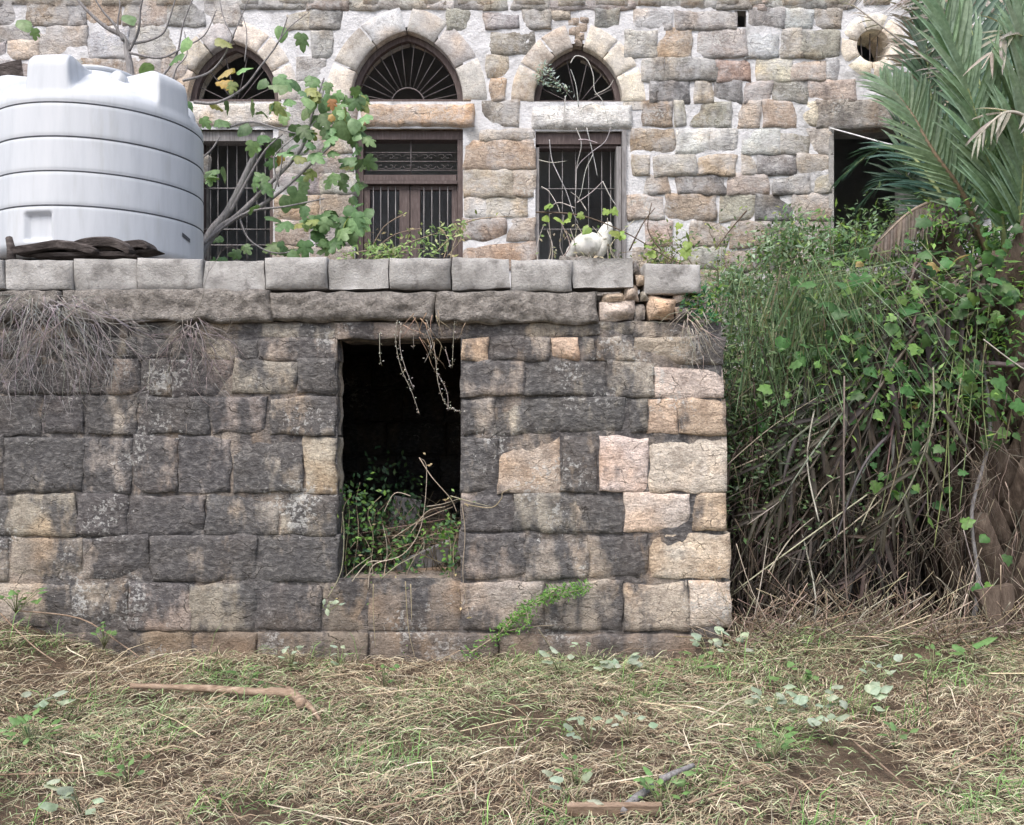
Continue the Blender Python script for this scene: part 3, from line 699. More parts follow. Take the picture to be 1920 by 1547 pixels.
# platform: squat stone piers under the tank, and the dark broken timbers in front
pf = thing('tank_platform', 'rough low stone platform carrying the white tank on the terrace', 'platform', (tcx, tD, 2.25))
for ix in range(4):
    for iy in range(3):
        x, y = tcx - .52 + ix * .35, tD - .32 + iy * .36; _seed[0] += 1
        v, f = stone_vf(x - .17, x + .17, LZ(543), 2.578, y - .15, .02, .32, .015, .08, _seed[0]); mesh_obj('platform_stone', v, f, M['lstone'], pf, None, True, (.25, .22, .2, .6))
PLK = [([(22, 470), (60, 466), (110, 459), (150, 464), (185, 471)], .035, .05), ([(130, 468), (165, 456), (200, 454), (232, 462), (250, 470)], .03, .06), ([(60, 482), (130, 478), (210, 477), (262, 480)], .03, .03),
       ([(175, 478), (215, 466), (262, 458), (282, 466)], .022, .05), ([(190, 482), (240, 476), (296, 470)], .014, .02)]
for i, (pl, th, hh) in enumerate(PLK):
    d = 5.84 + .03 * i; pts = spline([P(x, y, d) for x, y in pl], 4); a = Acc(); n = len(pts); V = []; 
    for k, p in enumerate(pts):
        e = min(1, min(k, n - 1 - k) / 2 + .25); nz_ = noise.noise(p * 9) * .012
        for dy, dz in ((-.05, -.5), (-.06, .25), (-.02, .5), (.12, .45), (.12, -.5)): V.append((p.x, p.y + dy + nz_, p.z + dz * hh * 1.1 * e + nz_))
    Fc = [(k * 5 + q, k * 5 + (q + 1) % 5, (k + 1) * 5 + (q + 1) % 5, (k + 1) * 5 + q) for k in range(n - 1) for q in range(5)] + [tuple(range(5)), tuple((n - 1) * 5 + q for q in range(5))[::-1]]
    o = mesh_obj('bark_slab', V, Fc, M['bark'], None, None, False)
    tag(o, 'dark broken slab of bark wedged under the white tank on the parapet', 'bark', 'bark slabs under the tank')
o = Acc(); o.tube([P(22, 490, 5.8), P(21, 465, 5.8), P(17, 446, 5.82)], [.03, .026, .022], None, 7); o = o.build('stake', M['bark'], None, cols=False); tag(o, 'short dark wooden stub standing beside the tank at its bark slabs', 'stake')
o = mesh_obj('roof_tile', [tuple(P(x, y, d)) for d in (8.1, 8.25) for x, y in ((-60, 135), (40, 110), (45, 148), (-60, 172))], BOXF, M['bark'], None, None, False); tag(o, 'dark weathered board leaning behind the tank dome', 'board')

# ================================================================ leaves
def leaf_mesh(name, half, drop=.25, curl=.2, mid=.38):
    pts = half + [(-x, y) for x, y in half[::-1] if x > 1e-6]
    def zz(x, y): return -drop * abs(x) - curl * y * y + .05 * math.sin(9 * x + 7 * y)
    V = [(0, mid, zz(0, mid) + .03)] + [(x, y, zz(x, y)) for x, y in pts]; n = len(pts)
    me = bpy.data.meshes.new(name); me.from_pydata(V, [], [(0, 1 + i, 1 + (i + 1) % n) for i in range(n)]); me.update()
    me.polygons.foreach_set('use_smooth', [True] * n); me.materials.append(M['leaf']); return me
FIG = [leaf_mesh('fig_leaf', [(0, 0), (.2, -.1), (.4, .02), (.5, .22), (.33, .3), (.47, .5), (.42, .68), (.22, .6), (.2, .85), (0, 1.05)], .35, .3),
       leaf_mesh('fig_leaf', [(0, 0), (.22, -.06), (.42, .1), (.46, .34), (.34, .42), (.4, .62), (.2, .7), (.13, .92), (0, 1.0)], .5, .15),
       leaf_mesh('fig_leaf', [(0, 0), (.25, -.04), (.45, .2), (.44, .5), (.3, .75), (.12, .93), (0, 1.0)], .2, .4)]
VINE = [leaf_mesh('vine_leaf', [(0, .1), (.2, -.04), (.44, .04), (.5, .28), (.38, .36), (.46, .62), (.24, .66), (0, 1)], .2, .2),
        leaf_mesh('vine_leaf', [(0, .08), (.25, -.05), (.5, .2), (.4, .5), (.22, .72), (0, 1)], .35, .1)]
WEED = [leaf_mesh('weed_leaf', [(0, 0), (.1, .05), (.24, .35), (.22, .62), (.1, .88), (0, 1)], .3, .35), leaf_mesh('weed_leaf', [(0, 0), (.16, .04), (.32, .3), (.28, .6), (.12, .9), (0, 1)], .4, .2)]
def orient(d, nrm):
    y = d.normalized(); x = y.cross(nrm); x = x.normalized() if x.length > 1e-5 else Vector((1, 0, 0)); z = x.cross(y)
    return Matrix((x, y, z)).transposed().to_euler()
def put_leaf(kind, parent, p, ln, col, name='leaf', down=.6, face=-1., wide=1):
    d = Vector((rnd.gauss(0, .7), rnd.gauss(-.25, .35), rnd.gauss(-down, .5))); nrm = Vector((rnd.gauss(0, .45), face + rnd.gauss(0, .4), .8 + rnd.gauss(0, .4)))
    return inst(name, kind[min(len(kind) - 1, int(rnd.random() ** 1.5 * len(kind)))], parent, p, orient(d, nrm), (ln * wide, ln, ln), col)

# ---------------------------------------------------------------- fig tree between the tank and the windows
fb = P(375, 488, 7.75); fig = thing('fig_tree', 'leaning fig tree with grey branches and lobed leaves beside the white tank', 'tree', (fb.x, fb.y, 2.24))
def br(name, pts, d0, d1, r0, r1, par=fig, jit=.02):
    n = len(pts); w = spline([P(x, y, d0 + (d1 - d0) * i / (n - 1)) + rv(jit) for i, (x, y) in enumerate(pts)], 5)
    a = Acc(); a.tube(w, taper(len(w), r0, r1), None, 6); a.build(name, M['greywood'], par, cols=False); return w
W_ = []
W_.append(br('trunk', [(362, 505), (395, 440), (430, 395), (455, 340), (478, 285), (497, 248)], 7.7, 8.1, .045, .022))
W_.append(br('branch', [(366, 500), (410, 432), (448, 405), (500, 345), (560, 280), (590, 205), (612, 148)], 7.6, 7.7, .032, .008))
W_.append(br('branch', [(448, 408), (520, 368), (580, 312), (628, 262)], 7.62, 7.5, .02, .007))
W_.append(br('branch', [(368, 470), (450, 402), (540, 392), (612, 376)], 7.6, 7.5, .014, .005))
W_.append(br('branch', [(366, 190), (410, 190), (450, 170), (490, 125), (520, 78), (536, 36)], 7.5, 7.4, .014, .005))
W_.append(br('branch', [(340, 152), (385, 140), (415, 112), (436, 72), (470, -10)], 7.7, 7.6, .012, .004))
W_.append(br('branch', [(450, 412), (470, 450), (520, 475), (600, 460)], 7.6, 7.4, .01, .004))
W_.append(br('branch', [(372, 302), (395, 278), (410, 256)], 7.5, 7.5, .01, .006))
W_.append(br('branch', [(422, 242), (480, 232), (555, 248), (596, 226)], 7.6, 7.5, .01, .004))
W_.append(br('branch', [(520, 350), (518, 300), (545, 262), (560, 240)], 7.6, 7.5, .008, .003))
W_.append(br('branch', [(430, 400), (470, 330), (500, 280), (530, 250)], 7.7, 7.6, .016, .006))
W_.append(br('branch', [(460, 398), (505, 372), (525, 310), (528, 262)], 7.65, 7.6, .012, .004))
W_.append(br('branch', [(250, 152), (240, 100), (232, 72), (200, 52), (158, 22), (136, -10)], 7.9, 7.9, .035, .008))
W_.append(br('branch', [(234, 80), (215, 45), (190, 18), (172, -10)], 7.9, 7.8, .016, .006))
W_.append(br('branch', [(240, 95), (256, 60), (262, 20), (268, -15)], 7.9, 7.8, .014, .006))
W_.append(br('branch', [(243, 84), (275, 76), (308, 58), (322, 30), (335, -12)], 7.9, 7.8, .013, .005))
W_.append(br('branch', [(300, 152), (318, 130), (330, 90), (345, 40), (362, -12)], 7.85, 7.8, .012, .005))
W_.append(br('branch', [(245, 103), (300, 108), (350, 92), (380, 62), (410, 20)], 7.85, 7.8, .012, .004))
W_.append(br('branch', [(325, 150), (332, 128), (352, 100), (350, 60)], 7.8, 7.8, .008, .004))
W_.append(br('branch', [(240, 90), (222, 50), (222, 10), (220, -10)], 7.9, 7.9, .008, .004))
W_.append(br('branch', [(436, 72), (420, 40), (414, -10)], 7.7, 7.7, .007, .004))
W_.append(br('branch', [(455, 118), (462, 60), (452, 20)], 7.6, 7.6, .006, .003))
W_.append(br('branch', [(520, 80), (548, 55), (575, 25)], 7.4, 7.4, .006, .003))
FC = [(430, 160, 28, 5), (440, 130, 20, 2), (540, 150, 42, 9), (565, 190, 36, 8), (512, 205, 30, 5), (600, 205, 26, 6), (638, 195, 24, 6), (655, 170, 16, 3), (650, 235, 24, 7), (625, 245, 26, 6), (665, 265, 14, 3), (655, 300, 16, 4), (640, 330, 18, 4), (660, 380, 22, 5), (600, 265, 30, 6),
      (560, 255, 34, 7), (520, 300, 30, 7), (545, 340, 28, 6), (495, 330, 20, 3), (400, 215, 30, 6), (440, 215, 24, 4), (405, 322, 24, 6), (385, 330, 12, 2), (560, 420, 34, 8), (600, 440, 36, 9), (635, 430, 30, 8), (590, 400, 30, 6), (640, 405, 26, 5), (540, 460, 22, 5), (500, 400, 24, 3), (440, 460, 34, 5), (420, 475, 30, 5),
      (672, 180, 12, 3), (668, 215, 12, 3), (678, 250, 10, 3), (672, 300, 10, 3), (668, 350, 12, 3), (660, 420, 16, 4), (370, 75, 14, 2), (405, 70, 8, 1), (265, 130, 12, 2), (247, 35, 10, 1), (60, 55, 8, 1), (38, 38, 6, 1), (570, 75, 14, 2), (500, 60, 18, 2), (468, 270, 14, 3), (480, 240, 16, 3), (345, 100, 8, 1)]
for x, y, s_, n in FC:
    for _ in range(max(1, round(n * (.62 if y < 150 or x < 520 else 1.05)))):
        p = P(x + rnd.gauss(0, s_ * .75), y + rnd.gauss(0, s_ * .5), rnd.uniform(7.35, 7.8))
        g = rnd.random(); c = jcol((.12, .21, .10), .25) if g < .5 else jcol((.2, .32, .16), .2) if g < .9 else jcol((.26, .3, .12), .2) if g < .992 else jcol((.42, .3, .1), .2)
        put_leaf(FIG, fig, p, rnd.uniform(.09, .165), c, down=.5)
p = P(435, 128, 7.4); put_leaf(FIG, fig, p, .16, (.42, .33, .15)); put_leaf(FIG, fig, P(622, 186, 7.4), .09, (.36, .18, .08)); put_leaf(FIG, fig, P(625, 216, 7.4), .08, (.4, .27, .1))

# ================================================================ creepers, weeds and roots
def creeper(name, label, cat, lines_, d, base, leaf=.035, per_m=60, cols=((.12, .2, .06),), scol=(.3, .25, .18), r=.004, dj=.04, spread=.05, group=None, wide=.5, up=.2, feather=False):
    root = thing(name, label, cat, base, group); st = Acc(); fo = Acc()
    for item in lines_:
        pts, dd = (item[0], item[1]) if isinstance(item, tuple) and hasattr(item[1], 'real') and not hasattr(item[1], '__len__') else (item, d)
        w = spline([P(x, y, dd + rnd.uniform(-dj, dj)) for x, y in pts], 6); st.tube(w, taper(len(w), r, r * .45), jcol(scol, .2), 4)
        if per_m:
            L = sum((w[i + 1] - w[i]).length for i in range(len(w) - 1))
            for _ in range(int(L * per_m)):
                p = rnd.choice(w) + rv(spread); c = jcol(rnd.choice(cols), .25)
                dr = Vector((rnd.gauss(0, 1), rnd.gauss(-.3, .6), rnd.gauss(up, .7))); fo.leaf(p, dr, Vector((0, -1, .7)) + rv(.6), leaf * rnd.uniform(.6, 1.3), leaf * wide * rnd.uniform(.7, 1.2), c)
    st.build('stem', M['strand'], root, 'stuff')
    if fo.v: fo.build('foliage', M['foliage'], root, 'stuff')
    return root
def rnd_roots(a, p, d, L, r, col, depth=0, spread=.55, grav=.25, seg=.05, ymin=None):
    n = max(3, int(L / seg)); pts = [p.copy()]; d = d.normalized()
    for i in range(n):
        d = (d + rv(spread) * .55 + Vector((0, 0, -grav * .3))).normalized(); d.y *= .35
        q = pts[-1] + d * seg * rnd.uniform(.7, 1.3)
        q.y = min(q.y, YL - .012 if ymin is None else ymin); pts.append(q)
        if depth < 3 and rnd.random() < .22: rnd_roots(a, q, d + rv(.8), L * rnd.uniform(.3, .6), r * .65, col, depth + 1, spread, grav, seg * .85, ymin)
    a.tube(pts, taper(len(pts), r, r * .35), jcol(col, .25), 3)
def root_mat(label, x0, x1, y0, n, L, base, spread_x, col=(.21, .185, .18)):
    t = thing('root_mat', label, 'roots', base); a = Acc()
    for _ in range(n):
        px = rnd.gauss((x0 + x1) / 2, (x1 - x0) / 4); p = Vector((LX(px), YL - rnd.uniform(.04, .14), LZ(y0 + rnd.uniform(-12, 25))))
        d = Vector(((px - (x0 + x1) / 2) / (x1 - x0) * spread_x + rnd.gauss(0, .5), -.1, -.55 + rnd.gauss(0, .3)))
        rnd_roots(a, p, d, L * rnd.uniform(.35, 1.3), rnd.uniform(.002, .0042), col)
    a.build('root_strand', M['strand'], t, 'stuff')
root_mat('wide grey mat of dry hanging roots spilling over the concrete slab', -10, 190, 568, 120, .55, (LX(120), YL - .1, LZ(800)), 1.5, (.25, .235, .24))
root_mat('small clump of dry grey roots hanging from the slab edge', 345, 398, 605, 34, .36, (LX(365), YL - .08, LZ(745)), 1.2)
root_mat('short tan root fringe hanging over the doorway lintel', 735, 870, 596, 12, .12, (LX(800), YL - .08, LZ(660)), .6, (.3, .22, .16))
root_mat('pale dry root tuft hanging from the broken slab corner', 1262, 1310, 596, 26, .24, (LX(1285), YL - .06, LZ(700)), .8, (.33, .29, .25))
creeper('hanging_tendrils', 'thin pale tendrils hanging in the top of the dark doorway', 'tendrils',
        [[(745, 600), (742, 640), (752, 690), (770, 730), (787, 778)], [(752, 605), (750, 650), (760, 690), (776, 730)], [(800, 600), (815, 660), (822, 720), (838, 760), (866, 772)], [(800, 620), (808, 650), (796, 680)],
         [(712, 625), (712, 660), (715, 685)], [(852, 605), (850, 640), (848, 690)], [(835, 655), (845, 690)], [(776, 615), (775, 655)], [(820, 700), (838, 735), (840, 770)]],
        5.56, (LX(790), 5.56, LZ(780)), leaf=.012, per_m=70, cols=((.6, .6, .58), (.3, .27, .22)), scol=(.34, .31, .28), r=.0028, dj=.02, spread=.012)
# doorway weeds
dw = creeper('doorway_weed', 'green weeds and bent pale stems growing out of the dark doorway', 'weed',
        [([(650, 1085), (648, 1040), (655, 960), (640, 920)], 5.75), ([(660, 1080), (672, 1000), (668, 940), (675, 905)], 5.8), ([(690, 1085), (700, 1010), (690, 960), (715, 930)], 5.85), ([(720, 1085), (730, 1040), (780, 1015), (850, 985)], 5.8),
         ([(840, 1085), (845, 1040), (840, 1000), (820, 985)], 5.7), ([(852, 1080), (850, 1030), (858, 990), (835, 965)], 5.7), ([(760, 1080), (800, 1010), (840, 1000)], 5.75), ([(700, 1080), (690, 1020), (660, 990)], 5.8), ([(640, 1000), (645, 950), (660, 930)], 5.7)],
        5.75, (LX(745), 5.8, LZ(1090)), leaf=.04, per_m=105, cols=((.1, .22, .05), (.07, .15, .05), (.16, .3, .07), (.05, .11, .05)), spread=.07, wide=.55)
creeper('dry_bramble', 'bare pale bent stems arching across the dark doorway opening', 'dry stems',
        [([(615, 1120), (640, 1070), (645, 1000), (642, 960)], 5.58), ([(690, 1105), (700, 1060), (755, 1040), (790, 985), (800, 880), (786, 858)], 5.6), ([(786, 858), (810, 895), (845, 935), (856, 960)], 5.62), ([(660, 1090), (690, 1055), (722, 1050), (725, 1020), (718, 985)], 5.6),
         ([(845, 930), (880, 940), (920, 950)], 5.57), ([(735, 1010), (790, 975), (850, 950)], 5.65), ([(770, 930), (740, 925), (720, 960)], 5.7), ([(800, 950), (830, 945), (862, 935)], 5.62), ([(715, 1085), (745, 1060), (790, 1035), (795, 1010)], 5.6), ([(866, 945), (872, 1000), (868, 1080), (880, 1160)], 5.57),
         ([(640, 1090), (665, 1065), (700, 1040)], 5.62), ([(770, 1000), (800, 960), (835, 950)], 5.66)],
        5.62, (LX(740), 5.62, LZ(1100)), leaf=.03, per_m=7, cols=((.45, .36, .22), (.2, .3, .1)), scol=(.36, .32, .25), r=.0038, dj=.02)
fl = Acc()
for _ in range(650):
    p = Vector((rnd.uniform(LX(640), LX(770)), rnd.uniform(5.8, 6.9), 0)); p.z = .4 + rnd.random() ** 1.6 * .6 * (1 - .5 * sm((p.x + 1.0) / .5)) + .25 * (p.y - 5.8); fl.leaf(p, rv(1) + Vector((0, -.4, .2)), Vector((0, -1, .6)) + rv(.5), rnd.uniform(.03, .06), .025, jcol(rnd.choice([(.06, .12, .06), (.05, .1, .06), (.09, .17, .06)]), .3))
for _ in range(160):
    q = Vector((rnd.uniform(LX(640), LX(860)), rnd.uniform(5.8, 6.6), .42)); fl.tube(spline([q, q + Vector((rnd.gauss(0, .12), rnd.gauss(0, .1), rnd.uniform(.1, .3))), q + Vector((rnd.gauss(0, .3), rnd.gauss(0, .2), rnd.uniform(.1, .5)))], 3), .003, jcol((.2, .16, .12), .3), 3)
o = fl.build('interior_undergrowth', M['foliage'], None, 'stuff'); tag(o, 'dim undergrowth and twigs filling the floor of the dark room', 'undergrowth')
def plank(name, label, pts, th, w, mat='greywood', cat='plank'):
    a, b = Vector(pts[0]), Vector(pts[1]); t = (b - a).normalized(); u = t.cross(Vector((0, 1, .3))).normalized(); v = t.cross(u)
    V = [tuple(q + u * su * w + v * sv * th) for q in (a, b) for su, sv in ((-1, -1), (1, -1), (1, 1), (-1, 1))]
    o = mesh_obj(name, V, [(0, 1, 2, 3), (7, 6, 5, 4), (0, 4, 5, 1), (1, 5, 6, 2), (2, 6, 7, 3), (3, 7, 4, 0)], M[mat], None, None, False); tag(o, label, cat); return o
plank('plank', 'grey weathered plank lying aslant on the doorway sill', [P(745, 1072, 6.0), P(858, 1022, 6.05)], .02, .06)
plank('plank', 'dark board standing upright in the rubble inside the doorway', [P(752, 1000, 6.4), P(765, 935, 6.5)], .02, .1)
plank('plank', 'brown board lying on the sill beneath the grey plank', [P(770, 1080, 5.95), P(850, 1076, 5.98)], .02, .045, 'wood')
for x, y, d, s_ in ((800, 1000, 6.6, .2), (700, 1040, 6.7, .25), (840, 1040, 6.5, .2), (770, 960, 7.2, .3), (690, 950, 7.4, .3)):
    c = P(x, y, d); _seed[0] += 1; v, f = stone_vf(c.x - s_, c.x + s_, .2, c.z, d, .03, .4, .03, .06, _seed[0], .08, .03)
    tag(mesh_obj('fallen_stone', v, f, M['lstone'], None, None, True, (.25, .22, .19, .55)), 'fallen grey stone lying in the dark room behind the doorway', 'stone', 'fallen stones in the dark room')
# green creeper on the right wall, small plants in the joints
creeper('wall_creeper', 'bright green feathery creeper climbing aslant on the lower wall', 'creeper', [[(880, 1225), (940, 1185), (985, 1140), (1020, 1122), (1060, 1112), (1100, 1104)], [(985, 1140), (990, 1165), (975, 1180)], [(940, 1185), (960, 1160), (985, 1150)], [(1020, 1122), (1040, 1108), (1090, 1100)]],
        5.5, (LX(960), 5.5, LZ(1230)), leaf=.03, per_m=520, cols=((.12, .26, .05), (.09, .2, .05), (.16, .32, .08)), spread=.035, wide=.3, r=.006)
creeper('wall_creeper', 'thin dry runner trailing sideways along the lower wall joint', 'creeper', [[(870, 945), (920, 952), (940, 935), (945, 922), (985, 908)], [(940, 1185), (1000, 1175), (1040, 1172)], [(1010, 1180), (1040, 1225), (1060, 1255)], [(700, 1095), (700, 1150), (704, 1215)], [(770, 1095), (772, 1165)], [(760, 1090), (766, 1180), (780, 1240)]],
        5.54, (LX(900), 5.54, LZ(1240)), leaf=.02, per_m=6, r=.004, dj=.01)
def leafy(name, label, px, py, d, n, ln, col, cat='weed', group=None, spread=60, rise=0, par_z=None):
    b = P(px, py, d); t = thing(name, label, cat, b, group); st = Acc()
    for _ in range(n):
        p = P(px + rnd.gauss(0, spread * .4), py - abs(rnd.gauss(0, spread * .35)) - rise, d - rnd.uniform(0, .06)); put_leaf(WEED, t, p, ln * rnd.uniform(.6, 1.2), jcol(col, .2), down=-.1, wide=1.2); st.tube(spline([b, (b + p) / 2 + rv(.02), p], 2), .003, jcol((.22, .24, .13), .2), 3)
    st.build('stem', M['strand'], t, 'stuff'); return t
leafy('wall_weed', 'small silvery weed hanging at the sill block of the doorway', 615, 1145, 5.5, 6, .05, (.36, .42, .34), spread=28)
creeper('wall_fern', 'dark green fern in the cavity of the broken slab corner', 'fern', [[(1285, 575), (1300, 560), (1325, 555)], [(1285, 580), (1310, 580), (1335, 590)], [(1280, 570), (1300, 548), (1318, 535)], [(1290, 585), (1320, 600), (1345, 600)], [(1300, 575), (1340, 560), (1350, 540)]], 5.6, (LX(1290), 5.65, LZ(600)), leaf=.045, per_m=300, cols=((.04, .13, .06), (.05, .16, .06), (.14, .24, .05)), spread=.04, wide=.35)

# ---------------------------------------------------------------- plants along the parapet and on the facade
creeper('parapet_weed', 'light green feathery weed sprawling over the parapet below double window', 'weed', [[(690, 482), (720, 475), (780, 450), (860, 425)], [(700, 485), (760, 470), (800, 465)], [(715, 485), (718, 505), (722, 540)], [(700, 485), (740, 492), (760, 500)], [(820, 470), (850, 440), (862, 425)], [(640, 480), (690, 470), (740, 478)]],
        5.85, (LX(720), 5.85, LZ(488)), leaf=.045, per_m=200, cols=((.24, .36, .14), (.15, .26, .08), (.34, .4, .2)), spread=.05, wide=.35)
creeper('dry_weed', 'bare tan weed stalks standing before the double casement window', 'dry weed', [[(690, 485), (694, 440), (688, 380)], [(694, 470), (720, 425), (760, 400)], [(690, 450), (670, 420), (655, 400)], [(700, 470), (740, 440), (790, 428)], [(845, 485), (850, 460), (858, 440)], [(832, 485), (840, 455), (830, 430)], [(865, 420), (900, 410), (960, 405)], [(838, 482), (862, 452), (868, 425)]],
        7.9, (FX(700), 7.9, 2.3), leaf=.05, per_m=16, cols=((.25, .3, .12), (.4, .33, .2)), scol=(.36, .28, .22), r=.007)
creeper('dead_vine', 'bleached bare vine branches hanging over the barred window', 'vine', [[(1030, 262), (1035, 300), (1048, 330), (1062, 360), (1075, 400), (1085, 420)], [(1080, 240), (1090, 270), (1082, 310), (1080, 350), (1078, 380)], [(1100, 240), (1112, 290), (1120, 330)], [(1145, 240), (1135, 265), (1110, 285), (1088, 305), (1080, 320)], [(1112, 290), (1098, 320), (1090, 360), (1082, 380)],
         [(1070, 118), (1080, 105), (1100, 112), (1112, 140), (1115, 170), (1130, 190), (1140, 230)], [(1115, 178), (1140, 165), (1150, 150)], [(1060, 180), (1058, 210), (1056, 240)], [(1010, 300), (1035, 305), (1062, 302)], [(1085, 200), (1080, 160), (1070, 130)], [(1082, 380), (1110, 360), (1130, 340)], [(1078, 390), (1050, 380), (1035, 385)], [(1100, 395), (1085, 372), (1070, 360)],
         [(1015, 350), (1030, 360), (1045, 385), (1050, 400)], [(1130, 340), (1145, 370), (1155, 385)], [(1085, 262), (1100, 262), (1120, 268)], [(1110, 195), (1095, 200), (1088, 215)]],
        8.72, (FX(1085), 8.7, 2.3), leaf=.03, per_m=0, scol=(.46, .44, .43), r=.0058, dj=.03)
creeper('window_weed', 'tangle of dry pale stems at the foot of barred window', 'dry weed', [[(1015 + 11 * i + rnd.gauss(0, 6), 490), (1015 + 11 * i + rnd.gauss(0, 12), 460), (1018 + 11 * i + rnd.gauss(0, 18), 425 + rnd.gauss(0, 14))] for i in range(14)], 8.4, (FX(1080), 8.4, 2.3), leaf=.05, per_m=10, cols=((.4, .36, .28), (.2, .3, .12)), scol=(.4, .36, .32), r=.007)
vn = thing('window_vine', 'long thin vine with yellow green leaves crossing the barred window', 'vine', (FX(1180), 8.3, 2.3)); st = Acc()
for pts in ([(1005, 398), (1060, 400), (1110, 410), (1180, 440), (1250, 482), (1290, 500)], [(1240, 470), (1215, 430), (1222, 380)], [(1180, 470), (1205, 420), (1228, 390)], [(1400, 395), (1370, 430), (1340, 470)]):
    w = spline([P(x, y, 8.3 + rnd.uniform(-.04, .04)) for x, y in pts], 6); st.tube(w, taper(len(w), .008, .004), (.12, .09, .07), 4)
st.build('stem', M['strand'], vn, 'stuff')
for x, y in ((1034, 382), (1020, 405), (1070, 398), (1045, 408), (1095, 402), (1130, 395), (1148, 390), (1105, 425), (1150, 432), (1172, 438), (1215, 460), (1230, 475), (1275, 418), (1288, 436), (1290, 452), (1285, 465), (1020, 390), (1060, 412)):
    put_leaf(VINE, vn, P(x, y, 8.25), rnd.uniform(.07, .13), jcol((.24, .34, .09), .25))
SM = [[(1310 + rnd.uniform(0, 230), rnd.uniform(505, 600)) for _ in range(1)] for _ in range(1)]
lns = []
for _ in range(46):
    x = rnd.uniform(1190, 1560); y = 500 + rnd.uniform(-8, 100) * (x > 1315) - (rnd.uniform(0, 50) if x > 1330 else 0); lns.append([(x, y), (x + rnd.gauss(0, 20), y - rnd.uniform(12, 40)), (x + rnd.gauss(10, 34), y - rnd.uniform(30, 85))])
creeper('facade_creeper', 'sparse green creeper and dry stems growing up the facade base', 'creeper', lns, 8.55, (FX(1420), 8.5, 2.2), leaf=.05, per_m=42, cols=((.14, .22, .08), (.2, .28, .09), (.3, .33, .13), (.1, .16, .09)), scol=(.2, .16, .12), r=.004, dj=.12, spread=.09)
creeper('arch_fern', 'pale dusty green plant rooted in the small arch opening', 'fern', [[(1003, 150), (1025, 140), (1045, 155), (1070, 175)], [(1005, 145), (1020, 125), (1030, 135)], [(1010, 150), (1030, 160), (1050, 165)]], 8.72, (FX(1010), 8.75, FZ(165)), leaf=.045, per_m=170, cols=((.3, .4, .38), (.4, .48, .46)), spread=.04, wide=.35)
# white ornament on the window ledge
def ornament():
    d = 8.45; k = d / F; a = Acc()
    for path in ([(1062, 483, 3), (1070, 474, 10), (1082, 466, 18), (1097, 460, 24), (1112, 460, 24), (1124, 464, 17), (1130, 468, 8)], [(1122, 484, 6), (1126, 468, 14), (1131, 450, 16), (1136, 436, 14), (1139, 425, 10), (1139, 417, 4)]):
        w = [P(x, y, d) for x, y, r in path]; rr = [r * k for _, _, r in path]; pts = spline(w, 3); m = len(rr) - 1
        a.tube(pts, [rr[min(i // 3, m)] + (rr[min(i // 3 + 1, m)] - rr[min(i // 3, m)]) * (i % 3) / 3 for i in range(len(pts))], None, 14)
    o = a.build('white_ornament', M['white'], None, cols=False)
    for v in o.data.vertices: v.co += Vector((1, 1, 1)) * (.012 * noise.noise(v.co * 14 + Vector((3, 1, 2))))
    tag(o, 'lumpy white weathered ornament with raised rounded end below barred window', 'ornament')
    t = thing('ornament_plinth', 'low earth and rubble ledge carrying the white ornament', 'rubble', (FX(1100), 8.5, 2.28)); _seed[0] += 1
    v, f = stone_vf(FX(1040), FX(1180), 2.28, P(0, 487, 8.2).z, 8.2, .03, .55, .015, .05, _seed[0], .05, .03); mesh_obj('rubble', v, f, M['slab'], t)
ornament()
cd = Acc(); cd.tube(spline([P(1556, 240, 8.79), P(1600, 252, 8.6), P(1650, 266, 8.3), P(1692, 276, 7.9), P(1760, 290, 7.0)], 6), .007, None, 5); o = cd.build('clothesline', M['cord'], None, cols=False); tag(o, 'white cord stretched from the dark door corner into the palm', 'cord')

# ================================================================ palm
pb = Vector((3.62, 6.55, .0)); palm = thing('palm_tree', 'shaggy palm with stubby leaf bases and long feathery fronds against the house', 'palm tree', pb)
crown = Vector((3.55, 6.45, 2.35))
def trunk():
    V = []; n = 22; zs = np.linspace(-.15, 2.5, 26)
    for z in zs:
        for i in range(n):
            a = 6.2832 * i / n; r = .33 + .05 * noise.noise(Vector((math.cos(a) * 3, math.sin(a) * 3, z * 4))) + .07 * max(0, .4 - z); V.append((pb.x + r * math.cos(a), pb.y + r * math.sin(a), z))
    mesh_obj('trunk', V, [(j * n + i, j * n + (i + 1) % n, (j + 1) * n + (i + 1) % n, (j + 1) * n + i) for j in range(len(zs) - 1) for i in range(n)], M['boot'], palm)
    V = []; prof = [(0, .15, .05), (.12, .17, .06), (.28, .13, .055), (.45, .085, .035), (.62, .05, .02)]
    for h, w, th in prof:
        o = .02 + h * .55 - .25 * h * h
        for a in np.linspace(-1, 1, 5): V.append((a * w, -o - th * (1 - a * a), h))
        for a in np.linspace(1, -1, 5): V.append((a * w, -o + .02 * (1 - a * a) + .01, h))
    n = 10; Fc = [(j * n + i, j * n + (i + 1) % n, (j + 1) * n + (i + 1) % n, (j + 1) * n + i) for j in range(4) for i in range(n)] + [tuple(range(n))[::-1], tuple(40 + i for i in range(n))]
    me = bpy.data.meshes.new('leaf_base'); me.from_pydata(V, [], Fc); me.update(); me.polygons.foreach_set('use_smooth', [True] * len(me.polygons)); me.materials.append(M['boot'])
    k = 0
    for z in np.arange(.02, 2.4, .16):
        for i in range(7):
            a = 6.2832 * (i / 7 + k * .0714 * 1.0) + rnd.uniform(-.1, .1); k_ = .31
            if math.sin(a) > .55: continue
            inst('leaf_base', me, palm, (pb.x + k_ * math.cos(a), pb.y + k_ * math.sin(a), z + rnd.uniform(-.03, .03)), (rnd.uniform(-.1, .12), rnd.uniform(-.1, .1), a + math.pi / 2), rnd.uniform(.75, 1.15))
        k += 1
trunk()
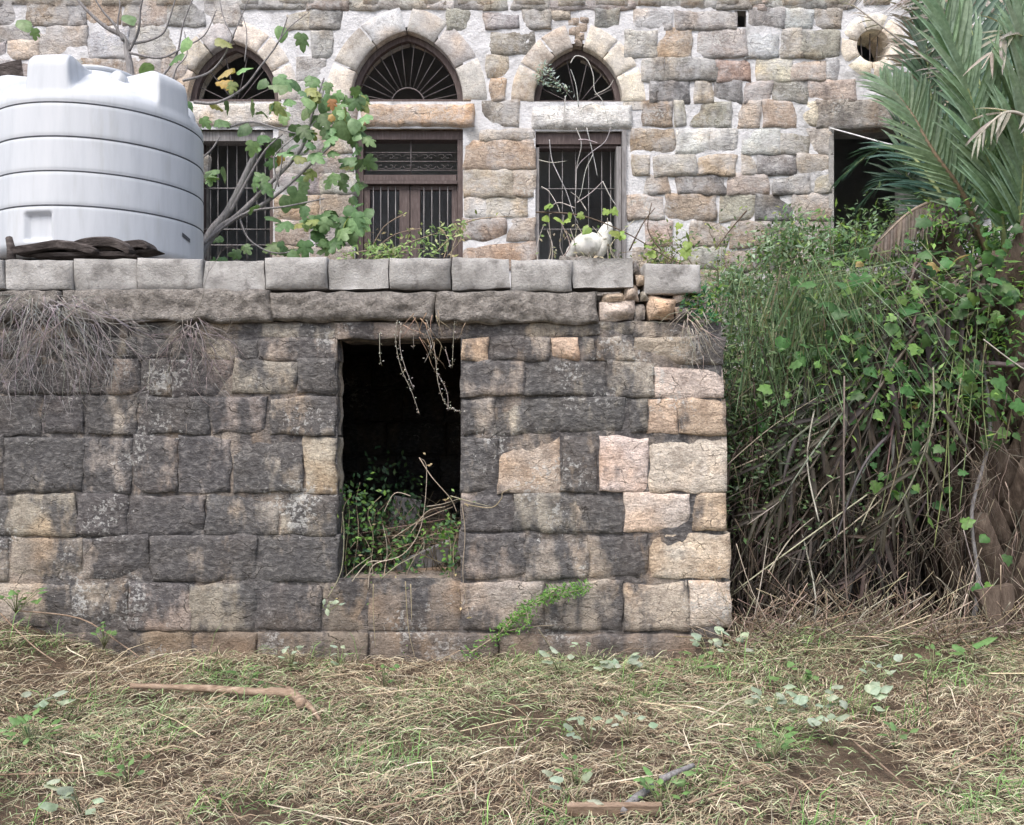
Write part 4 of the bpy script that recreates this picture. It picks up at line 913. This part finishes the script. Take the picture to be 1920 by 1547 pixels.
def leaflet_mesh():
    V = []; ys = [0, .12, .4, .75, 1]; ws = [.014, .038, .044, .027, .0015]; zz = [0, .0, -.01, -.05, -.13]
    for y, w, z in zip(ys, ws, zz): V += [(-w, y, z + w * .7), (0, y, z), (w, y, z + w * .7)]
    Fc = []
    for i in range(4): Fc += [(3 * i, 3 * i + 1, 3 * i + 4, 3 * i + 3), (3 * i + 1, 3 * i + 2, 3 * i + 5, 3 * i + 4)]
    me = bpy.data.meshes.new('leaflet'); me.from_pydata(V, [], Fc); me.update(); me.materials.append(M['leaf']); return me
LFT = leaflet_mesh(); LV = [Vector(v.co) for v in LFT.vertices]; LF = [tuple(p.vertices) for p in LFT.polygons]
def frond(pts, nrm, L, n, col, objs=False, droop=.0, name='frond', r=.022, a0=62, a1=24, start=.15, miss=0, rcol=(.2, .24, .1), sparse=1):
    w = spline(pts, 10); root = node(name, palm, tuple(pts[0])); a = Acc(); a.tube(w, taper(len(w), r, r * .2), None, 6); a.build('stalk', M['rachis'], root, cols=False, col=rcol)
    acc_ = Acc(); m = len(w) - 1; nrm = Vector(nrm).normalized()
    for i in range(n):
        t = start + (1 - start) * (i + .5) / n; k = min(m - 1, int(t * m)); p = w[k].lerp(w[k + 1], t * m - k); T = (w[k + 1] - w[k]).normalized(); Sd = T.cross(nrm).normalized(); N = Sd.cross(T)
        ang = R(a0 + (a1 - a0) * t); ln = L * (.55 + .6 * math.sin(math.pi * min(1, .18 + t * .78)))
        for sg in (-1, 1):
            if rnd.random() < miss: continue
            aa = ang + rnd.gauss(0, .06); d = T * math.cos(aa) + Sd * sg * math.sin(aa) + N * (.18 + rnd.gauss(0, .06)) + Vector((0, 0, -droop * (.6 + rnd.random() * .8)))
            e = orient(d, N + rv(.15)); s_ = ln * rnd.uniform(.85, 1.1)
            if objs: inst('leaflet', LFT, root, p, e, (s_ * 1.15, s_, s_), jcol(col, .14))
            else:
                mt = e.to_matrix(); acc_.add([p + mt @ Vector((v.x * s_ * 1.1, v.y * s_, v.z * s_)) for v in LV], LF, jcol(col, .2))
    if not objs: acc_.build('leaflets', M['foliage'], root, 'stuff')
G1, G2, G3 = (.24, .34, .245), (.19, .27, .185), (.11, .175, .13)
frond([P(1885, 520, 6.35), P(1878, 410, 6.2), P(1848, 290, 6.1), P(1802, 130, 6.0), P(1748, -20, 6.0), P(1690, -130, 6.1)], (.15, -1, .25), .50, 44, G1, True, a0=44, a1=16, rcol=(.22, .26, .12))
frond([P(1860, 500, 6.35), P(1808, 370, 6.2), P(1750, 285, 6.2), P(1708, 212, 6.3), P(1676, 172, 6.45), P(1652, 150, 6.6)], (-.2, -1, .35), 0.34, 36, G2, True, a0=50, a1=20, rcol=(.2, .15, .1))
frond([P(1800, 430, 6.9), P(1725, 310, 7.2), P(1660, 275, 7.5), P(1580, 330, 7.8)], (0, -.5, 1), .3, 30, (.06, .13, .11), False, droop=.25)
frond([P(1790, 450, 7.0), P(1720, 345, 7.3), P(1670, 335, 7.5), P(1620, 375, 7.7)], (0, -.5, 1), .26, 26, (.06, .13, .11), False, droop=.3)
frond([P(1900, 500, 6.3), P(1915, 330, 6.1), P(1918, 130, 6.0), P(1905, -90, 6.0)], (.1, -1, .2), .5, 40, G1, True, a0=42, a1=16, rcol=(.22, .26, .12))
frond([P(1895, 500, 6.6), P(1960, 350, 6.6), P(2030, 200, 6.6), P(2120, 110, 6.8)], (0, -1, .4), .45, 34, G2)
frond([P(1870, 480, 6.8), P(1850, 280, 7.0), P(1825, 80, 7.2), P(1790, -100, 7.5)], (0, -1, .2), .5, 38, G3)
frond([P(1880, 480, 7.0), P(1890, 280, 7.2), P(1900, 80, 7.4), P(1915, -120, 7.6)], (0, -1, .2), .55, 38, G3)
frond([P(1870, 480, 7.0), P(1790, 330, 7.3), P(1745, 180, 7.6), P(1735, 20, 7.9)], (0, -1, .2), .5, 38, G3)
frond([P(1840, 470, 7.0), P(1770, 400, 7.2), P(1700, 330, 7.4), P(1690, 200, 7.7)], (0, -1, .2), .35, 30, G3)
DEAD = (.26, .23, .2); BRN = (.13, .105, .09)
frond([P(1860, 480, 6.5), P(1780, 385, 6.35), P(1715, 392, 6.2), P(1650, 450, 6.1)], (0, -.6, 1), .3, 34, BRN, False, droop=1.1, name='dead_frond', rcol=(.25, .2, .16))
frond([P(1900, 420, 7.2), P(1800, 170, 7.4), P(1720, 100, 7.6), P(1600, 10, 7.8)], (0, -.5, 1), .22, 30, (.3, .28, .27), False, droop=.5, name='dead_frond', rcol=(.3, .27, .25), miss=.45)
frond([P(1880, 420, 7.3), P(1770, 60, 7.6), P(1690, -20, 7.9), P(1600, -10, 8.1)], (0, -.6, 1), .26, 36, (.27, .25, .245), False, droop=.6, name='dead_frond', rcol=(.3, .27, .25))
frond([P(1760, 330, 7.6), P(1730, 160, 7.8), P(1722, 60, 7.9), P(1715, -80, 8.0)], (0, -1, .2), .3, 40, (.32, .29, .27), False, droop=.5, name='dead_frond', rcol=(.34, .3, .28))
frond([P(1990, 330, 6.3), P(1975, 160, 6.1), P(1900, 60, 6.0), P(1840, 130, 5.9)], (0, -.8, 1), .3, 22, (.36, .34, .31), False, droop=.3, name='dead_frond', rcol=(.4, .37, .33), miss=.4)
frond([P(1990, 380, 6.2), P(1950, 250, 6.0), P(1890, 210, 5.9), P(1830, 260, 5.9)], (0, -.8, 1), .25, 18, (.34, .31, .29), False, droop=.4, name='dead_frond', rcol=(.4, .37, .33), miss=.4)
# skirt of dead fronds falling to the left and forward
for i in range(40):
    x0, y0 = rnd.uniform(1740, 1960), rnd.uniform(470, 700); x1 = rnd.uniform(1390, 1730); y1 = rnd.uniform(820, 1150); d0, d1 = rnd.uniform(6.0, 6.4), rnd.uniform(5.75, 6.2)
    frond([P(x0, y0, d0), P((x0 * .55 + x1 * .45), min(y0, y1) + rnd.uniform(0, 130), (d0 + d1) / 2 - .05), P(x1 * .8 + x0 * .2, y1 - rnd.uniform(60, 160), d1), P(x1, y1, d1)], (rnd.gauss(0, .4), -1, .7), rnd.uniform(.2, .36), 18, jcol((.06, .05, .042), .45), False, droop=rnd.uniform(.1, 1), name='dead_frond', rcol=jcol((.15, .13, .11), .5), miss=rnd.uniform(.35, .8), r=rnd.uniform(.008, .02))

# ================================================================ undergrowth at the right
def topz(x): return 1.35 + .75 * sm((x - 1.55) / .5) + .35 * sm((x - 2.1) / .9)
def core():  # added solid: blocks the bright facade, stands in for shade between stems
    V = []; nx, ny = 44, 26
    for j in range(ny + 1):
        for i in range(nx + 1):
            x = 1.5 + 4.4 * i / nx; v = j / ny
            z = -.1 + (topz(x) - .25) * math.sin(v * math.pi / 2 * 1.0); y = 6.35 + .55 * (z / 2.2) ** 2 - .1 * sm((x - 2.5) / 1) + .22 * noise.noise(Vector((x * 2.6, z * 2.6, 1))) + .1 * noise.noise(Vector((x * 7, z * 7, 4)))
            if j > ny - 5: y += (j - ny + 5) * .35
            V.append((x, y + .55, z))
    return mesh_obj('dark_core', V, [(j * (nx + 1) + i, j * (nx + 1) + i + 1, (j + 1) * (nx + 1) + i + 1, (j + 1) * (nx + 1) + i) for j in range(ny) for i in range(nx)], M['bark'], None, kind='stuff')
tag(core(), 'dark lumpy thatch of dead leaves inside the overgrown thicket', 'core')
a = Acc()
for _ in range(620):                                            # dry canes and stalks, leaning every way
    x = 1.42 + 3.0 * rnd.random() ** 1.5; y = rnd.uniform(5.8, 6.5) + .25 * (x > 2.9); z0 = hgt(x, y) - .02; tp = topz(x)
    if rnd.random() < .5: p = Vector((x, y, z0)); q = p + Vector((rnd.gauss(-.05, .22), rnd.gauss(.05, .12), rnd.uniform(.25, tp)))
    else: p = Vector((x, y + .1, rnd.uniform(.4, tp))); q = p + Vector((rnd.gauss(-.25, .3), rnd.gauss(-.1, .12), -rnd.uniform(.1, .7)))
    mdl = (p + q) / 2 + rv(.07); c = jcol(rnd.choice([(.055, .043, .035), (.08, .065, .052), (.038, .03, .025), (.2, .17, .14), (.05, .042, .038)]), .35)  # cane browns darkened to give the shade of the dense growth
    a.tube(spline([p, mdl, q], 3), rnd.choice([.002, .003, .004, .007]), c, 3)
for _ in range(26):
    p = Vector((1.5 + 2.6 * rnd.random() ** 1.4, rnd.uniform(5.72, 6.0), rnd.uniform(.5, 2.0))); q = p + Vector((rnd.gauss(-.25, .35), rnd.gauss(-.05, .08), -rnd.uniform(.2, .8))); a.tube(spline([p, (p + q) / 2 + rv(.06), q], 4), rnd.uniform(.003, .006), jcol((.36, .32, .27), .25), 4)
o = a.build('dry_canes', M['strand'], None, 'stuff'); tag(o, 'tangle of dry brown canes and stalks below the palm', 'dry canes')
a = Acc()
for _ in range(1500):                                            # low grey twigs at the foot of the thicket
    x = rnd.uniform(1.32, 4.4); y = rnd.uniform(5.5, 5.95); p = Vector((x, y, hgt(x, y))); q = p + Vector((rnd.gauss(0, .25), rnd.gauss(-.04, .12), abs(rnd.gauss(.05, .18)))); a.tube(spline([p, (p + q) / 2 + rv(.05), q], 3), rnd.uniform(.0015, .004), jcol(rnd.choice([(.3, .25, .19), (.22, .17, .13), (.4, .35, .28), (.14, .1, .08)]), .3), 3)
o = a.build('dry_twigs', M['strand'], None, 'stuff'); tag(o, 'low heap of grey brown twigs along the thicket foot', 'twigs')
gr = thing('tall_grass', 'clump of long arching green grass beside the terrace corner', 'grass', (2.05, 6.2, .1)); a = Acc()
for _ in range(1000):
    x = rnd.gauss(2.15, .26); y = rnd.uniform(6.0, 6.9); z = rnd.uniform(1.25, 2.15); 
    if x < 1.5: continue
    L = rnd.uniform(.35, .85); h = Vector((rnd.gauss(.12, .3), rnd.gauss(-.3, .25), 0)); p = Vector((x, y, z)); c = jcol(rnd.choice([(.15, .24, .13), (.2, .3, .17), (.11, .18, .1), (.27, .35, .21), (.24, .24, .15)]), .25)
    a.ribbon([p, p + h * L * .35 + Vector((0, 0, L * .55)), p + h * L * .85 + Vector((0, 0, L * .6)), p + h * L * 1.3 + Vector((0, 0, L * .2))], .0045, c, (rnd.gauss(0, .3), 1, .2))
a.build('blades', M['foliage'], gr, 'stuff')
def bush(name, label, n, fx, ln, wd, cols, cat='shrub', base=(0, 0, 0), stems=60):
    t = thing(name, label, cat, base); a = Acc(); st = Acc()
    for _ in range(n): 
        p = fx(); a.leaf(p, Vector((rnd.gauss(0, .8), rnd.gauss(-.5, .5), rnd.gauss(.1, .6))), Vector((0, -.6, 1)) + rv(.7), ln * rnd.uniform(.6, 1.3), wd * rnd.uniform(.7, 1.2), jcol(rnd.choice(cols), .25))
    for _ in range(stems):
        p = fx(); q = p + Vector((rnd.gauss(0, .1), .1, -rnd.uniform(.2, .6))); st.tube(spline([q, (p + q) / 2 + rv(.04), p], 3), .004, jcol((.17, .15, .1), .3), 3)
    st.build('stem', M['strand'], t, 'stuff'); a.build('foliage', M['foliage'], t, 'stuff'); return t
CL = [(rnd.uniform(2.25, 4.9), rnd.uniform(5.9, 6.9), rnd.uniform(1.45, 2.8), rnd.uniform(.1, .28)) for _ in range(100)]
def f1():
    c = rnd.choice(CL); return Vector((c[0] + rnd.gauss(0, c[3]), c[1] + rnd.gauss(0, c[3] * .8), min(2.95, c[2] + rnd.gauss(0, c[3] * .6))))
bush('leafy_shrub', 'bright green small leaved shrub spreading over the palm base', 15000, f1, .06, .022, [(.09, .2, .06), (.14, .27, .08), (.06, .13, .05), (.23, .37, .1)], base=(3.2, 6.3, .1), stems=160)
CL2 = [(rnd.uniform(1.42, 2.9), rnd.uniform(6.0, 7.2), rnd.uniform(.75, 2.2), rnd.uniform(.08, .24)) for _ in range(80)]
def f2():
    c = rnd.choice(CL2); return Vector((max(1.4, c[0] + rnd.gauss(0, c[3])), c[1] + rnd.gauss(0, c[3]), c[2] + rnd.gauss(0, c[3])))
bush('dark_shrub', 'thin dark shrub with tiny leaves behind the terrace wall corner', 15000, f2, .045, .022, [(.06, .1, .05), (.09, .155, .07), (.05, .075, .045), (.15, .23, .1)], base=(1.7, 6.3, .1), stems=260)
CL3 = [(P(x, y, 7.2), s_) for x, y, s_ in [(1480, 440, .13), (1500, 465, .16), (1540, 490, .2), (1570, 455, .1), (1450, 470, .12), (1600, 480, .22), (1650, 440, .18), (1690, 470, .2), (1520, 510, .2), (1430, 560, .16), (1390, 545, .14), (1470, 540, .2), (1370, 530, .1), (1740, 420, .15)]]
def f3():
    c, s_ = rnd.choice(CL3); return c + Vector((rnd.gauss(0, s_), rnd.gauss(0, s_), rnd.gauss(0, s_ * .7)))
bush('pale_shrub', 'pale silvery green shrub growing under the open dark door', 4200, f3, .06, .024, [(.2, .3, .19), (.14, .22, .13), (.28, .38, .27), (.12, .2, .08)], base=(2.3, 7.2, .1), stems=120)
a = Acc()
for _ in range(420):                                             # crooked dead twigs hanging inside the thicket
    p = Vector((rnd.uniform(1.5, 3.6), rnd.uniform(5.8, 6.3), rnd.uniform(.3, 1.7))); rnd_roots(a, p, Vector((rnd.gauss(0, .7), -.1, -.6)), rnd.uniform(.2, .6), rnd.uniform(.002, .004), rnd.choice([(.1, .08, .065), (.17, .14, .115), (.26, .22, .18)]), 1, .6, .2, .06, 6.4)
o = a.build('dead_twigs', M['strand'], None, 'stuff'); tag(o, 'crooked grey dead twigs hanging inside the dark thicket', 'twigs')
# broad leaved vine over everything
vn = thing('broad_leaf_vine', 'climbing vine with broad bright green leaves draped over the palm base', 'vine', (3.2, 5.8, .1)); st = Acc()
VC = [(1640, 600, 100, 26), (1760, 520, 120, 28), (1860, 460, 90, 22), (1880, 560, 70, 22), (1700, 680, 90, 30), (1800, 640, 110, 28), (1690, 780, 50, 14), (1740, 840, 50, 16), (1850, 720, 50, 14), (1680, 900, 40, 9), (1760, 930, 50, 7), (1880, 800, 40, 8), (1600, 520, 60, 10), (1850, 1050, 60, 4), (1600, 700, 60, 8), (1560, 640, 60, 6), (1440, 740, 50, 5), (1540, 560, 70, 10), (1520, 680, 60, 7), (1620, 800, 50, 7)]
for x, y, s_, n in VC:
    for _ in range(n):
        px, py = x + rnd.gauss(0, s_ * .55), y + rnd.gauss(0, s_ * .5); d = rnd.uniform(5.72, 6.0); g = rnd.random()
        put_leaf(VINE, vn, P(px, py, d), rnd.uniform(.05, .115), jcol((.065, .15, .05), .35) if g < .72 else jcol((.14, .25, .075), .2) if g < .985 else jcol((.33, .25, .12), .2), down=.45)
for _ in range(11):
    x = rnd.uniform(1600, 1900); st.tube(spline([P(x + rnd.gauss(0, 60), rnd.uniform(420, 620), 5.95), P(x + rnd.gauss(0, 30), rnd.uniform(640, 800), 5.85), P(x + rnd.gauss(0, 20), rnd.uniform(820, 1100), 5.8)], 6), .0035, jcol((.2, .24, .11), .3), 4)
st.build('stem', M['strand'], vn, 'stuff')
wr = Acc()                                                      # one woody vine stem up the palm
wr.tube(spline([P(1812, 1205, 6.0), P(1835, 1100, 5.95), P(1822, 960, 5.98), P(1856, 810, 6.02), P(1836, 640, 6.1)], 6), [.016] * 8 + [.012] * 17, None, 7); wr.build('woody_stem', M['greywood'], vn, cols=False)
boot = [(-.12, .38), (.10, .43), (.115, .33), (.06, .18), (.075, -.12), (-.06, -.12), (-.045, .12), (-.09, .29)]
c = P(1875, 1225, 5.62); V = [(c.x + x, c.y + yy + .03 * abs(x) * 10, c.z + z) for yy in (0, .06) for x, z in boot]; n = 8
o = mesh_obj('fallen_leaf_base', V, [tuple(range(n))[::-1], tuple(range(n, 2 * n))] + [(i, (i + 1) % n, n + (i + 1) % n, n + i) for i in range(n)], M['boot'], None, None, False); tag(o, 'pale wedge shaped palm leaf base standing at the thicket foot', 'leaf base')

# ================================================================ the cut grass
def gp(px, py):
    d = 5.
    for _ in range(6):
        x = (px - 960) * d / F; d = (CAMZ - float(hgt(x, d))) * F / (py - 773.5); d = min(d, 5.45) if x < 1.5 else d
    return P(px, py, d)
ng = np.random.default_rng(5)
def straw(name, label, N, L, Wd, pal, wts, lift, tilt, mask=None, cat='grass', mat='strand', wid_far=1.0):
    x = ng.uniform(-4.2, 4.6, N); y = ng.uniform(2.7, 6.0, N); keep = ~((y > 5.52) & (x < 1.42))
    if mask is not None: keep &= mask(x, y)
    x, y = x[keep], y[keep]; N = len(x)
    az = ng.normal(0, .75, N) + np.where(ng.random(N) < .35, ng.uniform(0, 6.28, N), 0) + .8 * np.sin(1.7 * x + 2.3 * y); l = L * ng.uniform(.35, 1.4, N); w = Wd * ng.uniform(.5, 1.5, N)
    d = np.stack([np.cos(az), np.sin(az)], 1); bend = ng.normal(0, .10, N)[:, None] * np.stack([-d[:, 1], d[:, 0]], 1)
    zb = hgt(x, y) + lift * ng.random(N) ** 1.5; rise = np.abs(ng.normal(0, tilt, N))
    P0 = np.stack([x, y, zb], 1); P1 = P0 + np.concatenate([(d + bend) * l[:, None] * .5, (rise * l * .5 + .01)[:, None]], 1); P2 = P0 + np.concatenate([d * l[:, None], (rise * l * .7 - .005)[:, None]], 1)
    for Q in (P1, P2): Q[:, 2] = np.maximum(Q[:, 2], hgt(Q[:, 0], Q[:, 1]) + .002); Q[:, 1] = np.where((Q[:, 0] < 1.4), np.minimum(Q[:, 1], 5.55), Q[:, 1])
    s = np.concatenate([np.stack([-d[:, 1], d[:, 0]], 1), ng.normal(0, .6, N)[:, None]], 1); s /= np.linalg.norm(s, axis=1)[:, None]; s *= w[:, None]
    V = np.stack([P0 - s, P0 + s, P1 - s, P1 + s, P2 - s * .4, P2 + s * .4], 1).reshape(-1, 3)
    k = np.arange(N)[:, None] * 6; q = np.concatenate([k + np.array([[0, 1, 3, 2]]), k + np.array([[2, 3, 5, 4]])], 1).reshape(-1, 4)
    pal = np.array(pal); ci = ng.choice(len(pal), N, p=np.array(wts) / sum(wts)); c = pal[ci] * ng.uniform(.65, 1.35, N)[:, None]
    me = bpy.data.meshes.new(name); me.vertices.add(len(V)); me.vertices.foreach_set('co', V.ravel()); me.loops.add(q.size); me.loops.foreach_set('vertex_index', q.ravel().astype(np.int32))
    me.polygons.add(len(q)); me.polygons.foreach_set('loop_start', np.arange(0, q.size, 4, dtype=np.int32)); me.polygons.foreach_set('loop_total', np.full(len(q), 4, dtype=np.int32)); me.update(calc_edges=True); me.validate()
    a = me.attributes.new('Col', 'FLOAT_COLOR', 'POINT'); pc = np.ones((len(V), 4)); pc[:, :3] = np.repeat(c, 6, 0); a.data.foreach_set('color', pc.ravel()); me.materials.append(M[mat])
    o = bpy.data.objects.new(name, me); C.objects.link(o); tag(o, label, cat, None, 'stuff'); return o
gm = lambda x, y: .5 + .28 * np.sin(1.9 * x + .6) * np.sin(2.7 * y + x) + .22 * np.sin(4.1 * x - 2.2 * y) + .32 * np.exp(-((x - 1.6) / 1.3) ** 2 - ((y - 5.1) / .5) ** 2) + .3 * np.exp(-((x + 2.6) / .6) ** 2 - ((y - 4.2) / .5) ** 2) - .17
straw('dry_straw', 'trampled tan and brown straw covering the yard', 120000, .095, .0012, [(.46, .385, .275), (.34, .26, .18), (.58, .51, .39), (.19, .135, .1), (.37, .35, .24), (.1, .07, .055)], [6, 5, 4, 5, 4, 2], .05, .14, lambda x, y: (np.sin(2.3 * x + 1.1 * y) * np.sin(3.1 * y - 1.2 * x + .7) + .6 * np.sin(6.3 * x + 2) * np.sin(5.1 * y) + .3 * np.sin(13 * x + 9 * y)) > -.8 + 1.1 * ng.random(len(x)) - .3)
straw('cut_grass', 'cut green and olive grass lying in patches over the straw', 62000, .085, .0017, [(.16, .23, .1), (.22, .3, .14), (.33, .38, .23), (.12, .18, .08), (.4, .42, .28)], [4, 4, 3, 3, 2], .06, .22, lambda x, y: gm(x, y) > ng.random(len(x)) * .8 + .08)
straw('long_straw', 'long pale straw stalks scattered loose over the yard', 900, .4, .0024, [(.5, .44, .35), (.43, .36, .25), (.3, .22, .15)], [3, 3, 2], .07, .08)
straw('green_tufts', 'short upright fine green tufts sprouting through the straw', 24000, .075, .0017, [(.13, .26, .07), (.18, .32, .1), (.1, .2, .06)], [1, 1, 1], .02, 1.3, lambda x, y: (np.sin(5.3 * x + 1.2) * np.sin(6.1 * y + .4 + x) + .35 * np.sin(11 * x - 9 * y)) > .52)
# leafy weeds standing in the grass
def weed(px, py, n, ln, col, label, group, spread=.1):
    b = gp(px, py); t = thing('leafy_weed', label, 'weed', b, group); st = Acc()
    for _ in range(n):
        an = rnd.uniform(0, 6.28); r_ = spread * rnd.uniform(.2, 1); p = b + Vector((math.cos(an) * r_, math.sin(an) * r_ * .7, rnd.uniform(.05, .16))); d = Vector((math.cos(an), math.sin(an), rnd.uniform(.1, .8)))
        inst('leaf', rnd.choice(WEED), t, p, orient(d, Vector((0, -.3, 1)) + rv(.4)), (ln * rnd.uniform(.8, 1.25), ln * rnd.uniform(.6, 1.15), ln), jcol(col, .2)); st.tube([b, (b + p) / 2 + Vector((0, 0, .01)), p], .0025, jcol((.2, .22, .12), .2), 3)
    st.build('stem', M['strand'], t, 'stuff')
SIL = (.34, .41, .32); GRN = (.15, .26, .1)
T3 = 'silvery weed in the row of three lying before the thicket'; T2 = 'silvery weed of the pair in open straw between plinth and flat plank'; TQ = 'silvery weed at the foot of the pale terrace corner stones'
for px, py, n, ln, sp, lb in ((1160, 1272, 11, .07, .1, 'upright silvery weed at the plinth between green wall creeper and terrace corner'), (1050, 1268, 7, .06, .08, 'silvery weed at the plinth close below the green wall creeper'), (1450, 1345, 10, .09, .12, T3), (1530, 1352, 9, .085, .12, T3), (1610, 1345, 8, .08, .12, T3),
        (1105, 1408, 9, .06, .1, T2), (1180, 1395, 7, .06, .09, T2), (545, 1256, 7, .05, .08, 'tiny silvery weed at the wall foot behind the fallen branch'), (1095, 1250, 5, .05, .07, 'tiny silvery weed at the plinth between two larger silvery weeds'), (85, 1345, 8, .085, .1, 'broad leaved silvery weed beyond the thin tip of the fallen branch'),
        (155, 1540, 8, .07, .1, 'broad leaved silvery weed in open straw well in front of the fallen branch'), (1075, 1525, 6, .07, .1, 'silvery weed just behind the flat pinkish plank'), (1560, 1400, 6, .07, .1, 'silvery weed in the straw in front of the row of three'), (1330, 1240, 8, .07, .1, TQ), (1380, 1230, 7, .08, .12, TQ),
        (1650, 1290, 6, .06, .1, 'small silvery weed in the grass beside the dry twig heap'), (640, 1262, 5, .05, .08, 'tiny silvery weed at the plinth below the doorway sill')):
    weed(px, py, n, ln, SIL, lb, 'silvery weeds in the cut grass', sp)
TG = 'small green weed in the grass strip along the thicket edge'; TB = 'green weed on the bank against the blackened wall'
for px, py, n, ln, sp, lb in ((1240, 1520, 16, .05, .09, 'bushy bright green weed between the split sticks and the plank'), (1445, 1432, 14, .05, .08, 'round bright green tuft alone in straw before the silvery row'), (1080, 1480, 10, .04, .07, 'small green weed in the straw behind the plank and its silvery weed'), (720, 1300, 9, .05, .07, 'small green weed in the straw before the doorway plinth'),
        (460, 1300, 9, .05, .07, 'small green weed close behind the fallen branch'), (60, 1410, 18, .06, .16, 'wide green weed patch in front of the broad leaved silvery weed by the bank'), (1300, 1270, 10, .06, .12, TG), (1500, 1300, 9, .06, .12, TG), (1750, 1265, 8, .05, .12, TG), (1680, 1410, 7, .05, .08, 'lone small green weed in the straw out from the palm'),
        (30, 1150, 14, .06, .15, TB), (195, 1215, 12, .05, .1, TB), (1820, 1245, 4, .1, .05, 'single large leaved green weed beside the wedge shaped palm leaf base'), (240, 1480, 10, .05, .12, 'low green weed in the straw in front of the fallen branch')):
    weed(px, py, n, ln, GRN, lb, 'green weeds in the straw', sp)
# fallen wood
def stick(name, label, pts, r0, r1, mat='wood', lift=.03, cat='branch', group=None):
    w = [gp(x, y) + Vector((0, 0, lift)) for x, y in pts]; w = spline(w, 5); a = Acc(); rr = taper(len(w), r0, r1); a.tube(w, [r_ * (1 + .18 * noise.noise(p * 30)) for r_, p in zip(rr, w)], None, 7); o = a.build(name, M[mat], None, cols=False); tag(o, label, cat, group); return o
br_ = thing('fallen_branch', 'long peeled brown branch with a knobbed end lying before the wall', 'branch', gp(400, 1320))
w = spline([gp(x, y) + Vector((0, 0, .075)) for x, y in ((245, 1312), (320, 1314), (400, 1318), (470, 1324), (530, 1326), (556, 1336), (565, 1348))], 5); a = Acc(); a.tube(w, [.015 + .013 * i / len(w) + .006 * noise.noise(p * 16) for i, p in enumerate(w)], None, 8); a.build('limb', M['wood'], br_, cols=False)
a = Acc(); w = spline([gp(540, 1326) + Vector((0, 0, .08)), gp(560, 1340) + Vector((0, 0, .085)), gp(585, 1352) + Vector((0, 0, .06)), gp(605, 1375) + Vector((0, 0, .04))], 4); a.tube(w, taper(len(w), .03, .005), None, 7); a.build('knob', M['wood'], br_, cols=False)
stick('stick', 'thick grey split stick lying aslant by the plank', [(1165, 1545), (1200, 1515), (1225, 1498)], .018, .014, 'greywood', .05, 'stick'); stick('stick', 'grey split stick with a pointed end beyond the green weed', [(1240, 1490), (1270, 1475), (1300, 1462)], .016, .009, 'greywood', .06, 'stick')
plank('plank', 'narrow pinkish wooden plank lying flat on the straw', [gp(1062, 1542) + Vector((0, 0, .05)), gp(1240, 1541) + Vector((0, 0, .05))], .012, .022, 'wood')
for pts in ([(0, 1165), (60, 1225), (105, 1258)], [(0, 1475), (120, 1472), (230, 1470)], [(30, 1160), (150, 1175), (230, 1225), (265, 1250)], [(540, 1388), (600, 1385), (640, 1386)], [(1810, 1330), (1830, 1355), (1840, 1390)], [(1225, 1262), (1280, 1290), (1330, 1310)], [(1600, 1410), (1680, 1480), (1700, 1500)], [(1480, 1545), (1500, 1500), (1540, 1480)], [(1165, 1320), (1220, 1295), (1250, 1280)], [(700, 1540), (800, 1520), (930, 1500)], [(1290, 1530), (1400, 1490), (1480, 1465)], [(960, 1480), (1000, 1520), (1050, 1545)], [(450, 1285), (520, 1300), (560, 1312)]):
    lb = {(0, 1165): 'bleached dry stalk lying down the bank beside the blackened wall', (30, 1160): 'bleached dry stalk lying down the bank beside the blackened wall', (450, 1285): 'thin dry stalk lying behind the fallen branch', (540, 1388): 'short dry stalk in front of the knobbed branch end', (0, 1475): 'long straight dry stalk lying level in front of the green weed patch'}.get(pts[0], 'thin bleached dry stalk lying loose on the cut grass')
    stick('dry_stalk', lb, pts, .005, .003, 'wood', .05, 'stalk', 'dry stalks on the grass')
